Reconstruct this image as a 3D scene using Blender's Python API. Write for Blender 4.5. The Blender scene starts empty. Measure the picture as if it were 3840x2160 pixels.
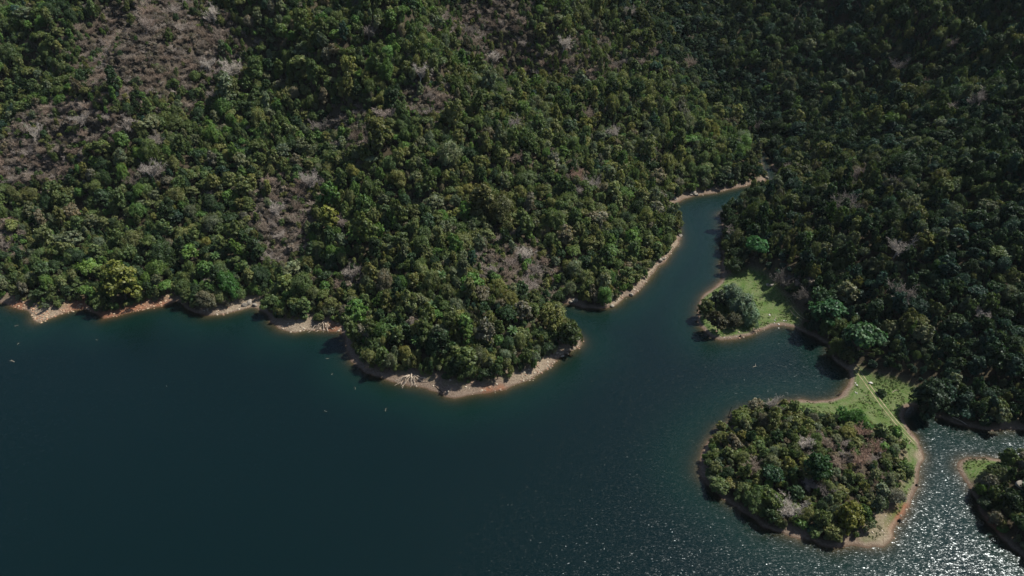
import bpy, math, random
import numpy as np
from mathutils import Vector

SC = bpy.context.scene
COL = SC.collection
R = math.radians

# ------------------------------------------------------------------ camera
H = 200.0                      # drone height above the lake, metres
PITCH = R(35)                  # optical axis below the horizon
TANH = math.tan(R(35))         # half horizontal field of view
cam = bpy.data.cameras.new("drone_camera")
cam.sensor_width = 36
cam.lens = 18 / TANH
cam.clip_start = 1
cam.clip_end = 20000
cam_o = bpy.data.objects.new("drone_camera", cam)
COL.objects.link(cam_o)
cam_o.location = (0, 0, H)
cam_o.rotation_euler = (math.pi / 2 - PITCH, 0, 0)
SC.camera = cam_o

# ------------------------------------------------------------------ light
SUN_AZ, SUN_EL = R(66), R(54)  # azimuth from the view direction towards the right
SC.world = bpy.data.worlds.new("World")
SC.world.use_nodes = True
wn = SC.world.node_tree
sky = wn.nodes.new("ShaderNodeTexSky")
sky.sky_type = 'NISHITA'
sky.sun_disc = False
sky.sun_elevation = SUN_EL
sky.sun_rotation = SUN_AZ
bg = wn.nodes["Background"]
bg.inputs[1].default_value = 0.066
wn.links.new(sky.outputs[0], bg.inputs[0])
sd = bpy.data.lights.new("sun", 'SUN')
sd.energy = 4.3
sd.angle = R(0.5)
sd.color = (1.0, 0.94, 0.85)
sun = bpy.data.objects.new("sun", sd)
COL.objects.link(sun)
sv = Vector((math.sin(SUN_AZ) * math.cos(SUN_EL), math.cos(SUN_AZ) * math.cos(SUN_EL), math.sin(SUN_EL)))
sun.rotation_euler = (-sv).to_track_quat('-Z', 'Y').to_euler()
sun.location = (300, 150, 400)

SC.view_settings.view_transform = 'Standard'
SC.view_settings.look = 'None'
SC.view_settings.exposure = 0.5
SC.view_settings.gamma = 1.0
cy = SC.cycles
cy.max_bounces = 5
cy.diffuse_bounces = 2
cy.glossy_bounces = 2
cy.transmission_bounces = 2
cy.transparent_max_bounces = 6
cy.sample_clamp_direct = 6.0
cy.sample_clamp_indirect = 2.0
cy.caustics_reflective = False
cy.caustics_refractive = False
cy.use_denoising = True
cy.denoiser = 'OPENIMAGEDENOISE'
cy.denoising_input_passes = 'RGB_ALBEDO_NORMAL'
cy.denoising_prefilter = 'NONE'

# ------------------------------------------------------------------ photo <-> world
CP, SP = math.cos(PITCH), math.sin(PITCH)
FPX = 1288.0 / TANH


def at(px, py, z=0.0):
    """Point at height z seen at photo pixel (px,py) of a 2576x1449 view."""
    x = (px - 1288.0) / FPX
    y = (724.5 - py) / FPX
    dy = CP + y * SP
    dz = -SP + y * CP
    t = (z - H) / dz
    return (x * t, dy * t)


def proj(x, y, z):
    dep = y * CP + (H - z) * SP
    v = y * SP - (H - z) * CP
    return 1288.0 + FPX * x / dep, 724.5 - FPX * v / dep, dep


def vnoise(x, y, s, seed):
    r = np.random.RandomState(seed)
    t = r.rand(256, 256)
    x = np.asarray(x, float) / s
    y = np.asarray(y, float) / s
    xi = np.floor(x).astype(int)
    yi = np.floor(y).astype(int)
    fx = x - xi
    fy = y - yi
    fx = fx * fx * (3 - 2 * fx)
    fy = fy * fy * (3 - 2 * fy)
    a = t[xi & 255, yi & 255]
    b = t[(xi + 1) & 255, yi & 255]
    c = t[xi & 255, (yi + 1) & 255]
    d = t[(xi + 1) & 255, (yi + 1) & 255]
    return (a * (1 - fx) + b * fx) * (1 - fy) + (c * (1 - fx) + d * fx) * fy


def seg_dist(x, y, pts, closed=True, width=None):
    """Distance of points to a polyline; also the parameter value interpolated from width."""
    best = np.full(x.shape, 1e9)
    val = np.zeros(x.shape)
    n = len(pts)
    for i in range(n if closed else n - 1):
        ax, ay = pts[i]
        bx, by = pts[(i + 1) % n]
        dx, dy = bx - ax, by - ay
        L = dx * dx + dy * dy + 1e-12
        t = np.clip(((x - ax) * dx + (y - ay) * dy) / L, 0, 1)
        d = (x - ax - t * dx) ** 2 + (y - ay - t * dy) ** 2
        m = d < best
        best[m] = d[m]
        if width is not None:
            w = width[i] + (width[(i + 1) % n] - width[i]) * t
            val[m] = w[m]
    return np.sqrt(best), val


def inside(x, y, pts):
    r = np.zeros(x.shape, bool)
    n = len(pts)
    for i in range(n):
        ax, ay = pts[i]
        bx, by = pts[(i + 1) % n]
        if ay == by:
            continue
        c = ((ay > y) != (by > y)) & (x < (bx - ax) * (y - ay) / (by - ay) + ax)
        r ^= c
    return r


def sdf(x, y, pts):
    d, _ = seg_dist(x, y, pts)
    return np.where(inside(x, y, pts), d, -d)


# shoreline in photo pixels: left shore, headland, creek, right bank, grass spit, island, right shore, near spit
SHORE = [(-700, 700), (-300, 735), (-60, 748), (0, 763), (33, 773), (68, 781), (80, 791), (87, 806), (97, 811), (133, 800), (180, 782), (222, 776),
(240, 786), (257, 804), (267, 803), (327, 786), (370, 776), (413, 770), (447, 757), (463, 768), (483, 784), (520, 796), (567, 790), (607, 780),
(633, 774), (653, 778), (670, 790), (682, 813), (707, 830), (743, 836), (777, 831), (815, 834), (859, 834), (866, 850), (868, 866), (873, 885), (882, 905),
(902, 926), (924, 939), (959, 950), (1002, 965), (1059, 976), (1099, 988), (1125, 1001), (1145, 1004), (1175, 996), (1225, 989), (1269, 982),
(1299, 967), (1342, 951), (1379, 926), (1409, 898), (1425, 888), (1452, 877), (1464, 867), (1466, 855), (1452, 838), (1425, 826), (1409, 806), (1401, 790),
(1405, 768), (1422, 763), (1445, 766), (1469, 775), (1502, 776), (1539, 773), (1555, 765), (1575, 747), (1589, 745), (1605, 731), (1625, 713), (1635, 696),
(1655, 674), (1672, 660), (1689, 634), (1705, 616), (1711, 598), (1708, 570), (1698, 545), (1686, 524), (1690, 515), (1720, 501), (1744, 493),
(1784, 488), (1814, 482), (1864, 470), (1904, 462), (1925, 457), (1926, 442), (1918, 425), (1914, 405), (1909, 380), (1926, 378), (1934, 402), (1946, 424), (1962, 442),
(1947, 455), (1917, 466), (1890, 490), (1866, 510), (1840, 526), (1809, 536), (1807, 545), (1814, 556), (1818, 593), (1818, 643), (1814, 680),
(1816, 703), (1797, 720), (1784, 731), (1766, 750), (1756, 773), (1754, 803), (1762, 823), (1772, 836), (1787, 850), (1817, 855), (1851, 853),
(1884, 843), (1917, 833), (1944, 821), (1971, 819), (2004, 825), (2031, 840), (2061, 855), (2084, 868), (2088, 884), (2098, 906), (2117, 922), (2133, 932),
(2138, 950), (2136, 970), (2127, 984), (2111, 996), (2087, 1004), (2051, 1008), (2017, 1007), (1984, 1010), (1950, 1014), (1917, 1020), (1867, 1030), (1843, 1046),
(1832, 1063), (1807, 1075), (1792, 1096), (1774, 1119), (1762, 1143), (1754, 1163), (1756, 1186), (1764, 1204), (1784, 1225), (1817, 1251), (1857, 1278),
(1893, 1300), (1915, 1326), (1951, 1337), (1977, 1346), (2007, 1358), (2041, 1361), (2067, 1373), (2117, 1376), (2144, 1370), (2184, 1376), (2217, 1374),
(2241, 1359), (2251, 1339), (2264, 1316), (2277, 1289), (2291, 1259), (2305, 1229), (2312, 1199), (2321, 1165), (2321, 1139), (2311, 1116), (2297, 1093),
(2284, 1073), (2274, 1053), (2272, 1036), (2282, 1026), (2317, 1023), (2335, 1038), (2360, 1050), (2384, 1056), (2411, 1068), (2444, 1077), (2484, 1082),
(2531, 1080), (2551, 1082), (2600, 1086), (2750, 1092), (2960, 1088), (3000, 1120), (2900, 1150), (2760, 1152), (2600, 1150), (2540, 1154), (2477, 1153), (2451, 1151), (2424, 1151), (2409, 1159),
(2407, 1169), (2412, 1186), (2424, 1204), (2436, 1222), (2446, 1249), (2466, 1283), (2496, 1323), (2510, 1339), (2530, 1363), (2554, 1383), (2600, 1420), (2750, 1520),
(2900, 1700), (2600, 2100), (1288, 2250), (0, 2100), (-900, 1700), (-1300, 1200), (-1100, 800)]
WATER = [at(*p) for p in SHORE]
# width of bare bank between the water and the trees (photo pixel of the shore point, metres)
BEACH = [(-300, 735, 2), (40, 773, 2.5), (130, 800, 6), (180, 782, 5), (240, 786, -2), (275, 800, 3), (400, 771, 4.5), (447, 757, 2), (470, 775, -2), (560, 790, 6), (630, 774, 7), (675, 800, 1),
(743, 836, 7), (820, 834, 4), (868, 866, 2.5), (902, 926, 2.5), (930, 941, .5), (990, 960, 4), (1060, 976, 5.5), (1145, 1004, 7.5), (1225, 989, 5), (1299, 967, 4.5), (1379, 926, 4.5), (1430, 886, 4), (1466, 860, 1.5),
(1405, 790, 1), (1440, 765, 2), (1500, 776, -2), (1545, 770, 2.5), (1605, 731, 3), (1655, 674, 3), (1690, 634, 3), (1710, 600, 2), (1703, 555, -1), (1690, 515, 3.5), (1760, 491, 4), (1864, 470, 2), (1925, 455, 1), (1917, 405, 0),
(1950, 440, 0), (1890, 490, -2), (1809, 540, 2), (1818, 610, -2), (1814, 690, 2), (1756, 790, 0), (1850, 853, 6), (1971, 819, 6), (2030, 838, -1.5), (2045, 847, -3), (2062, 856, -3), (2080, 866, -3), (2088, 884, -3), (2098, 906, -3), (2112, 919, -2), (2135, 940, 6), (2111, 996, 7), (2000, 1008, 3), (1850, 1040, 0),
(1800, 1085, 1.5), (1762, 1143, 3.5), (1757, 1190, 2), (1784, 1225, -2), (1817, 1251, -3), (1857, 1278, -3), (1893, 1300, -3), (1915, 1326, -3), (1951, 1337, -1), (1990, 1350, 3.5), (2070, 1373, -1.5), (2160, 1372, 3), (2225, 1366, 11), (2277, 1289, 6.5), (2315, 1190, 5), (2297, 1093, 5), (2280, 1028, 5),
(2350, 1045, -3), (2384, 1056, -3), (2411, 1068, -2), (2444, 1077, -1), (2490, 1081, -2), (2551, 1082, 1), (2750, 1092, 0), (2477, 1153, 3), (2409, 1165, 6), (2436, 1222, -2), (2500, 1330, -1.5), (2560, 1388, -3), (2900, 1700, 0)]
BP = np.array([at(a, b) for a, b, c in BEACH])
BW = np.array([c * .68 if c > 0 else c for a, b, c in BEACH], float)
GRASS = [[(1812, 700), (1885, 680), (1920, 700), (1945, 730), (1975, 762), (2020, 800), (2012, 822), (1944, 821), (1884, 843), (1817, 855), (1780, 846), (1758, 812), (1752, 770), (1785, 728)],
[(2136, 933), (2165, 926), (2205, 950), (2300, 975), (2322, 1005), (2322, 1022), (2280, 1028), (2290, 1085), (2318, 1125), (2324, 1165), (2310, 1232), (2280, 1292), (2245, 1356), (2210, 1376), (2160, 1370), (2190, 1335),
 (2228, 1303), (2258, 1272), (2268, 1225), (2290, 1196), (2283, 1150), (2262, 1103), (2240, 1088), (2180, 1085), (2110, 1072), (2050, 1058), (1985, 1040), (1965, 1012), (2050, 1006), (2090, 1003), (2125, 985), (2139, 960)],
[(2410, 1153), (2460, 1150), (2530, 1158), (2500, 1185), (2455, 1212), (2428, 1206), (2408, 1180)]]
GRASSW = [[at(a, b, .8) for a, b in g] for g in GRASS]
RED = [(200, 780, 45), (262, 800, 40), (300, 792, 40), (340, 784, 45), (400, 772, 30), (40, 775, 30), (1228, 985, 16), (1260, 980, 14), (2262, 1300, 22), (2248, 1335, 18), (2272, 1275, 14), (835, 832, 22), (2495, 1325, 25)]
REDW = [(at(a, b), r * .17) for a, b, r in RED]
PALE = [(100, 800, 55), (600, 775, 50), (1350, 940, 60), (1430, 885, 40), (1640, 695, 50), (1695, 625, 40), (2230, 1355, 40), (2312, 1150, 14), (760, 830, 45), (1560, 760, 30)]
PALEW = [(at(a, b), r * .19) for a, b, r in PALE]
VALLEY = [(1922, 392, .5), (1905, 330, 4), (1845, 250, 12), (1730, 165, 22), (1620, 70, 36), (1500, -40, 58), (1350, -150, 90)]
VAL = [at(a, b, c) for a, b, c in VALLEY]
VALZ = [c for a, b, c in VALLEY]


def smin(a, b, k):
    h = np.clip(.5 + .5 * (b - a) / k, 0, 1)
    return b * (1 - h) + a * h - k * h * (1 - h)


def beach_w(x, y):
    num = np.zeros(np.shape(x))
    den = np.zeros(np.shape(x))
    for (bx, by), w in zip(BP, BW):
        q = 1 / ((x - bx) ** 2 + (y - by) ** 2 + 4) ** 2
        num += q * w
        den += q
    return num / den


def grass_mask(x, y, soft=3.0):
    g = np.zeros(np.shape(x))
    for poly in GRASSW:
        g = np.maximum(g, np.clip(.5 + sdf(x, y, poly) / soft, 0, 1))
    return g


def blob(x, y, lst):
    m = np.zeros(np.shape(x))
    for (cx, cy_), r in lst:
        m = np.maximum(m, np.clip(1.4 - np.hypot(x - cx, y - cy_) / r, 0, 1))
    return m


def height(x, y):
    d = -sdf(x, y, WATER)
    d = d + ((vnoise(x, y, 2.3, 81) - .5) * .8 + (vnoise(x, y, 6, 82) - .5) * 1.1) * np.clip(1 - np.abs(d) / 12, 0, 1)
    bw = np.clip(beach_w(x, y), 0, 12)
    g = grass_mask(x, y, 10.0)
    isl = np.clip((-y + at(0, 1000)[1]) / 8, 0, 1) * np.clip((x - 30) / 20, 0, 1) * np.clip((at(2390, 1150)[0] - x) / 4 + .5, 0, 1)     # the low island and the near spit
    right = np.clip((x - at(1850, 480)[0]) / 30, 0, 1) * (1 - isl)
    slope = .42 * (1 - right) * (1 - isl) + .44 * right + .26 * isl
    dd = np.maximum(d, 0)
    bs = .20 + .10 * vnoise(x, y, 14, 3)
    e = np.maximum(dd - bw * .8, 0)
    hill = bs * np.minimum(dd, np.maximum(bw * .8, 1.0)) + slope * e * np.clip(e / 10 + .8, .8, 1)
    flat = .22 * np.minimum(dd, 3) + .035 * dd
    h = hill * (1 - g) + flat * g
    vd, vz = seg_dist(x, y, VAL, False, VALZ)
    h = np.where(d > 0, smin(h, vz + .50 * vd, 10), h)
    rough = (vnoise(x, y, 75, 11) - .5) * .8 + (vnoise(x, y, 34, 12) - .5) * .55
    h = h * (1 + rough * np.clip((dd - 12) / 50, 0, 1)) + (vnoise(x, y, 6, 5) - .5) * .35 * np.clip((dd - 2) / 5, 0, 1) * (1 - g * .7)
    h = h + (vnoise(x, y, 2.2, 6) - .5) * .16 * np.clip((dd + 1) / 2, 0, 1)
    h = np.where(h > 130, 130 + (h - 130) * .3, h)
    under = -(.16 * np.minimum(-d, 8) + .35 * np.clip(-d - 8, 0, 20))
    return np.where(d > 0, h, under), d


def axis(lo, hi, step, far, grow=1.25):
    core = list(np.arange(lo, hi + step, step))
    s, v, up = step, core[-1], []
    while v < far:
        s *= grow
        v += s
        up.append(v)
    s, v, dn = step, core[0], []
    while v > -far:
        s *= grow
        v -= s
        dn.append(v)
    return np.array(dn[::-1] + core + up)


AX = axis(-410, 520, 1.25, 6000)
AY = axis(88, 690, 1.25, 6000)
GX, GY = np.meshgrid(AX, AY)
GZ, GD = height(GX, GY)


def ground(x, y):
    i = min(max(int(np.searchsorted(AX, x)) - 1, 0), len(AX) - 2)
    j = min(max(int(np.searchsorted(AY, y)) - 1, 0), len(AY) - 2)
    u = (x - AX[i]) / (AX[i + 1] - AX[i])
    v = (y - AY[j]) / (AY[j + 1] - AY[j])
    return (GZ[j, i] * (1 - u) + GZ[j, i + 1] * u) * (1 - v) + (GZ[j + 1, i] * (1 - u) + GZ[j + 1, i + 1] * u) * v


def shore_d(x, y):
    i = min(max(int(np.searchsorted(AX, x)) - 1, 0), len(AX) - 2)
    j = min(max(int(np.searchsorted(AY, y)) - 1, 0), len(AY) - 2)
    return GD[j, i]


def on_ground(px, py):
    """Where the view ray through a photo pixel meets the terrain."""
    z = 0.0
    for _ in range(40):
        x, y = at(px, py, z)
        z = z * .5 + ground(x, y) * .5
    x, y = at(px, py, z)
    return x, y, ground(x, y)


# ------------------------------------------------------------------ materials
def mat(name):
    m = bpy.data.materials.new(name)
    m.use_nodes = True
    m.node_tree.nodes.clear()
    return m, m.node_tree


class N:
    def __init__(s, nt):
        s.nt = nt

    def __call__(s, kind, **kw):
        n = s.nt.nodes.new("ShaderNode" + kind)
        for k, v in kw.items():
            if k.startswith("i_"):
                k = k[2:]
                n.inputs[int(k) if k.isdigit() else k.replace("_", " ")].default_value = v
            else:
                setattr(n, k, v)
        return n

    def l(s, a, b):
        s.nt.links.new(a, b)

    def mix(s, fac, a, b, mode='MIX'):
        n = s.nt.nodes.new("ShaderNodeMix")
        n.data_type = 'RGBA'
        n.blend_type = mode
        for v, i in ((fac, 0), (a, 6), (b, 7)):
            if hasattr(v, "links"):
                s.l(v, n.inputs[i])
            elif isinstance(v, (int, float)):
                n.inputs[i].default_value = v if i == 0 else (v, v, v, 1)
            else:
                n.inputs[i].default_value = (*v, 1)
        return n.outputs[2]

    def math(s, op, a, b=0.0, c=0.0, clamp=False):
        n = s.nt.nodes.new("ShaderNodeMath")
        n.operation = op
        n.use_clamp = clamp
        for i, v in enumerate((a, b, c)):
            if hasattr(v, "links"):
                s.l(v, n.inputs[i])
            else:
                n.inputs[i].default_value = v
        return n.outputs[0]

    def noise(s, vec, scale, detail=4, rough=.55):
        n = s("TexNoise")
        n.inputs["Scale"].default_value = scale
        n.inputs["Detail"].default_value = detail
        n.inputs["Roughness"].default_value = rough
        s.l(vec, n.inputs["Vector"])
        return n


def ground_material():
    m, nt = mat("lake_shore_ground")
    n = N(nt)
    out = n("OutputMaterial")
    b = n("BsdfPrincipled", i_Roughness=.95)
    b.inputs["Specular IOR Level"].default_value = .15
    geo = n("NewGeometry")
    P = geo.outputs["Position"]
    a1 = n("Attribute", attribute_name="zones")       # r grass, g red earth, b pale rubble
    sep = n("SeparateColor")
    n.l(a1.outputs["Color"], sep.inputs[0])
    a2 = n("Attribute", attribute_name="bare")        # 1 on the bare bank, 0 under the forest
    xyz = n("SeparateXYZ")
    n.l(P, xyz.inputs[0])
    z = xyz.outputs[2]
    n1 = n.noise(P, .25, 6)
    n2 = n.noise(P, 1.3, 6, .7)
    n3 = n.noise(P, .08, 3)
    r2 = n("ValToRGB")
    r2.color_ramp.elements[0].position = .35
    r2.color_ramp.elements[1].position = .65
    n.l(n2.outputs[0], r2.inputs[0])
    sand = n.mix(r2.outputs[0], (.13, .095, .072), (.215, .165, .127))
    redc = n.mix(n2.outputs[0], (.19, .08, .042), (.28, .13, .075))
    pale = n.mix(r2.outputs[0], (.165, .13, .09), (.34, .285, .21))
    bank = n.mix(n.math('MULTIPLY', sep.outputs[1], .9), sand, redc)
    bank = n.mix(n.math('MULTIPLY', sep.outputs[2], .8), bank, pale)
    # thin grass creeping down the bank
    dry = n.mix(n2.outputs[0], (.085, .10, .035), (.17, .155, .07))
    gcol = n.mix(n1.outputs[0], (.042, .105, .020), (.095, .145, .038))
    gr = n("ValToRGB")
    gr.color_ramp.elements[0].position = .42
    gr.color_ramp.elements[1].position = .66
    n.l(n.noise(P, .55, 7, .72).outputs[0], gr.inputs[0])
    gcol = n.mix(n.math('MULTIPLY', gr.outputs[0], .5), gcol, (.115, .12, .05))
    soil = n.math('MULTIPLY_ADD', n.noise(P, .8, 6, .75).outputs[0], 6.0, -3.5, True)
    gcol = n.mix(n.math('MULTIPLY', soil, .7), gcol, (.16, .125, .09))
    creep = n.math('MULTIPLY', n.math('MULTIPLY_ADD', n1.outputs[0], 5.0, -2.2, True), n.math('MULTIPLY_ADD', z, .9, -.55, True), clamp=True)
    creep = n.math('MULTIPLY', creep, n.math('SUBTRACT', 1.0, n.math('MULTIPLY', sep.outputs[2], .75)))
    bank = n.mix(n.math('MULTIPLY', creep, .75), bank, dry)
    gz = n.math('MULTIPLY_ADD', z, 3.6, -1.1)
    gz = n.math('ADD', gz, n.math('MULTIPLY_ADD', n2.outputs[0], 1.2, -.6), clamp=True)
    gf = n.math('MULTIPLY', sep.outputs[0], gz, clamp=True)
    gf = n.math('MULTIPLY', gf, n.math('SUBTRACT', 1.0, n.math('MULTIPLY', sep.outputs[2], .8)))
    bank = n.mix(gf, bank, gcol)
    a3 = n("Attribute", attribute_name="dry")
    ln = n.math('SINE', n.math('MULTIPLY_ADD', z, 26.0, n.math('MULTIPLY', n1.outputs[0], 9.0)))
    ln = n.math('MULTIPLY_ADD', ln, .5, .5)
    ln = n.math('MULTIPLY', ln, n.math('MULTIPLY_ADD', n2.outputs[0], 2.4, -.8, True))
    bank = n.mix(n.math('MULTIPLY', ln, .35), bank, n.mix(sep.outputs[1], (.33, .28, .21), (.10, .055, .035)))
    litter = n.mix(n2.outputs[0], (.030, .026, .016), (.085, .070, .045))
    litter = n.mix(a3.outputs["Fac"], litter, n.mix(n2.outputs[0], (.066, .053, .042), (.124, .101, .080)))
    col = n.mix(a2.outputs["Fac"], litter, bank)
    # wet margin and the lake bed
    wet = n.math('MULTIPLY_ADD', z, -6.0, 1.4, True)
    col = n.mix(n.math('MULTIPLY', wet, .75), col, (.085, .055, .036))
    n.l(col, b.inputs["Base Color"])
    bump = n("Bump", i_Strength=.8, i_Distance=.5)
    n.l(n2.outputs[0], bump.inputs["Height"])
    n.l(bump.outputs[0], b.inputs["Normal"])
    n.l(b.outputs[0], out.inputs[0])
    return m


def water_material():
    m, nt = mat("lake_water")
    n = N(nt)
    out = n("OutputMaterial")
    geo = n("NewGeometry")
    P = geo.outputs["Position"]
    mp = n("Mapping")
    mp.inputs["Rotation"].default_value = (0, 0, R(-24))
    mp.inputs["Scale"].default_value = (.55, 1.25, 1)
    n.l(P, mp.inputs["Vector"])
    w1 = n.noise(mp.outputs[0], 2.0, 2, .5)
    w2 = n.noise(mp.outputs[0], 4.2, 1, .5)
    s1 = n("VectorMath", operation='SUBTRACT')
    n.l(w1.outputs["Color"], s1.inputs[0])
    s1.inputs[1].default_value = (.5, .5, .5)
    s2 = n("VectorMath", operation='SUBTRACT')
    n.l(w2.outputs["Color"], s2.inputs[0])
    s2.inputs[1].default_value = (.5, .5, .5)
    ad = n("VectorMath", operation='MULTIPLY_ADD')
    n.l(s2.outputs[0], ad.inputs[0])
    ad.inputs[1].default_value = (.8, .8, 0)
    n.l(s1.outputs[0], ad.inputs[2])
    w0 = n.noise(mp.outputs[0], .75, 1, .5)
    s0 = n("VectorMath", operation='SUBTRACT')
    n.l(w0.outputs["Color"], s0.inputs[0])
    s0.inputs[1].default_value = (.5, .5, .5)
    ad2 = n("VectorMath", operation='MULTIPLY_ADD')
    n.l(s0.outputs[0], ad2.inputs[0])
    ad2.inputs[1].default_value = (.35, .35, 0)
    n.l(ad.outputs[0], ad2.inputs[2])
    ad = ad2
    gust = n.noise(P, .012, 3)
    dep = n("Attribute", attribute_name="depth").outputs["Fac"]
    fetch = n.math('MULTIPLY_ADD', n.math('DIVIDE', dep, 14.0, clamp=True), .40, .60)
    amp = n.math('MULTIPLY', n.math('MULTIPLY_ADD', gust.outputs[0], .8, .48), fetch)
    sc = n("VectorMath", operation='SCALE')
    n.l(ad.outputs[0], sc.inputs[0])
    n.l(amp, sc.inputs["Scale"])
    fl = n("VectorMath", operation='MULTIPLY_ADD')
    n.l(sc.outputs[0], fl.inputs[0])
    fl.inputs[1].default_value = (1, 1, 0)
    fl.inputs[2].default_value = (0, 0, 1)
    nm = n("VectorMath", operation='NORMALIZE')
    n.l(fl.outputs[0], nm.inputs[0])
    NRM = nm.outputs[0]
    deepf = n.math('SUBTRACT', 1.0, n.math('POWER', 2.718, n.math('MULTIPLY', dep, -2.1)), clamp=True)
    deepm = n.math('SUBTRACT', 1.0, n.math('POWER', 2.718, n.math('MULTIPLY', dep, -.22)), clamp=True)
    body = n.mix(deepm, (.0026, .018, .0135), (.0007, .0060, .0076))
    dif = n("BsdfDiffuse")
    n.l(body, dif.inputs[0])
    tr = n("BsdfTransparent")
    tr.inputs[0].default_value = (.82, .86, .74, 1)
    mx = n("MixShader")
    n.l(deepf, mx.inputs[0])
    n.l(tr.outputs[0], mx.inputs[1])
    n.l(dif.outputs[0], mx.inputs[2])
    gl = n("BsdfGlossy", i_Roughness=.235)
    gl.inputs[0].default_value = (.86, .95, 1, 1)
    n.l(NRM, gl.inputs["Normal"])
    fr = n("Fresnel", i_IOR=1.33)
    n.l(NRM, fr.inputs["Normal"])
    m2 = n("MixShader")
    n.l(fr.outputs[0], m2.inputs[0])
    n.l(mx.outputs[0], m2.inputs[1])
    n.l(gl.outputs[0], m2.inputs[2])
    n.l(m2.outputs[0], out.inputs[0])
    return m


def leaf_material():
    m, nt = mat("forest_leaves")
    n = N(nt)
    out = n("OutputMaterial")
    t = n("Attribute", attribute_name="tint", attribute_type='INSTANCER')
    v = n("Attribute", attribute_name="tone")
    col = n.mix(1.0, t.outputs["Color"], v.outputs["Color"], 'MULTIPLY')
    d = n("BsdfDiffuse")
    n.l(col, d.inputs[0])
    tl = n("BsdfTranslucent")
    n.l(n.mix(1.0, col, (.85, 1.1, .45), 'MULTIPLY'), tl.inputs[0])
    mx = n("MixShader", i_0=.32)
    n.l(d.outputs[0], mx.inputs[1])
    n.l(tl.outputs[0], mx.inputs[2])
    g = n("BsdfGlossy", i_Roughness=.5)
    g.inputs[0].default_value = (.9, .95, 1, 1)
    m2 = n("MixShader", i_0=.02)
    n.l(mx.outputs[0], m2.inputs[1])
    n.l(g.outputs[0], m2.inputs[2])
    n.l(m2.outputs[0], out.inputs[0])
    return m


def simple(name, c1, c2, scale, rough=.9, tint=False):
    m, nt = mat(name)
    n = N(nt)
    out = n("OutputMaterial")
    b = n("BsdfPrincipled", i_Roughness=rough)
    b.inputs["Specular IOR Level"].default_value = .2
    tc = n("TexCoord")
    nz = n.noise(tc.outputs["Object"], scale, 5, .65)
    rp = n("ValToRGB")
    rp.color_ramp.elements[0].position = .36
    rp.color_ramp.elements[1].position = .64
    n.l(nz.outputs[0], rp.inputs[0])
    col = n.mix(rp.outputs[0], c1, c2)
    if tint:
        t = n("Attribute", attribute_name="tint", attribute_type='INSTANCER')
        col = n.mix(1.0, t.outputs["Color"], n.mix(rp.outputs[0], .75, 1.2), 'MULTIPLY')
    n.l(col, b.inputs["Base Color"])
    bp = n("Bump", i_Strength=.6, i_Distance=.1)
    n.l(nz.outputs[0], bp.inputs["Height"])
    n.l(bp.outputs[0], b.inputs["Normal"])
    n.l(b.outputs[0], out.inputs[0])
    return m


M_GROUND = ground_material()
M_WATER = water_material()
M_LEAF = leaf_material()
M_BARK = simple("tree_bark", (.06, .05, .038), (.15, .125, .10), 2.0)
M_BARE = simple("bare_wood", (.2, .17, .14), (.3, .26, .22), 1.2, tint=True)
M_DRIFT = simple("bleached_driftwood", (.32, .26, .195), (.54, .46, .37), 1.5)
M_DARKW = simple("wet_dark_wood", (.02, .016, .013), (.05, .042, .034), 2.0)  # also colours the strip laid as an erosion step's shadow
M_ROCK = simple("weathered_rock", (.16, .145, .12), (.42, .38, .32), .9)
M_WHITE = simple("pale_limestone", (.42, .40, .36), (.66, .64, .59), 1.0)
M_TRACK = simple("worn_wheel_rut", (.20, .18, .09), (.34, .30, .19), .35)


# ------------------------------------------------------------------ mesh helpers
def link(name, me, parent=None):
    o = bpy.data.objects.new(name, me)
    COL.objects.link(o)
    if parent:
        o.parent = parent
    return o


def tag(o, label=None, cat=None, group=None, kind=None):
    if label:
        o["label"] = label
    if cat:
        o["category"] = cat
    if group:
        o["group"] = group
    if kind:
        o["kind"] = kind
    return o


def mesh_np(name, v, f, mats, mat_idx=None, smooth=False):
    """v (n,3) array, f (m,4) or (m,3) array of indices."""
    me = bpy.data.meshes.new(name)
    v = np.asarray(v, np.float32)
    f = np.asarray(f, np.int32)
    k = f.shape[1]
    me.vertices.add(len(v))
    me.vertices.foreach_set("co", v.ravel())
    me.loops.add(f.size)
    me.loops.foreach_set("vertex_index", f.ravel())
    me.polygons.add(len(f))
    me.polygons.foreach_set("loop_start", np.arange(0, f.size, k, dtype=np.int32))
    if mat_idx is not None:
        me.polygons.foreach_set("material_index", np.asarray(mat_idx, np.int32))
    for m in mats:
        me.materials.append(m)
    me.update(calc_edges=True)
    if smooth:
        me.polygons.foreach_set("use_smooth", np.ones(len(f), bool))
    return me


def color_attr(me, name, arr):
    a = me.attributes.new(name, 'FLOAT_COLOR', 'POINT')
    c = np.ones((len(arr), 4), np.float32)
    c[:, :3] = arr
    a.data.foreach_set("color", c.ravel())


def float_attr(me, name, arr):
    a = me.attributes.new(name, 'FLOAT', 'POINT')
    a.data.foreach_set("value", np.asarray(arr, np.float32))


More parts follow.
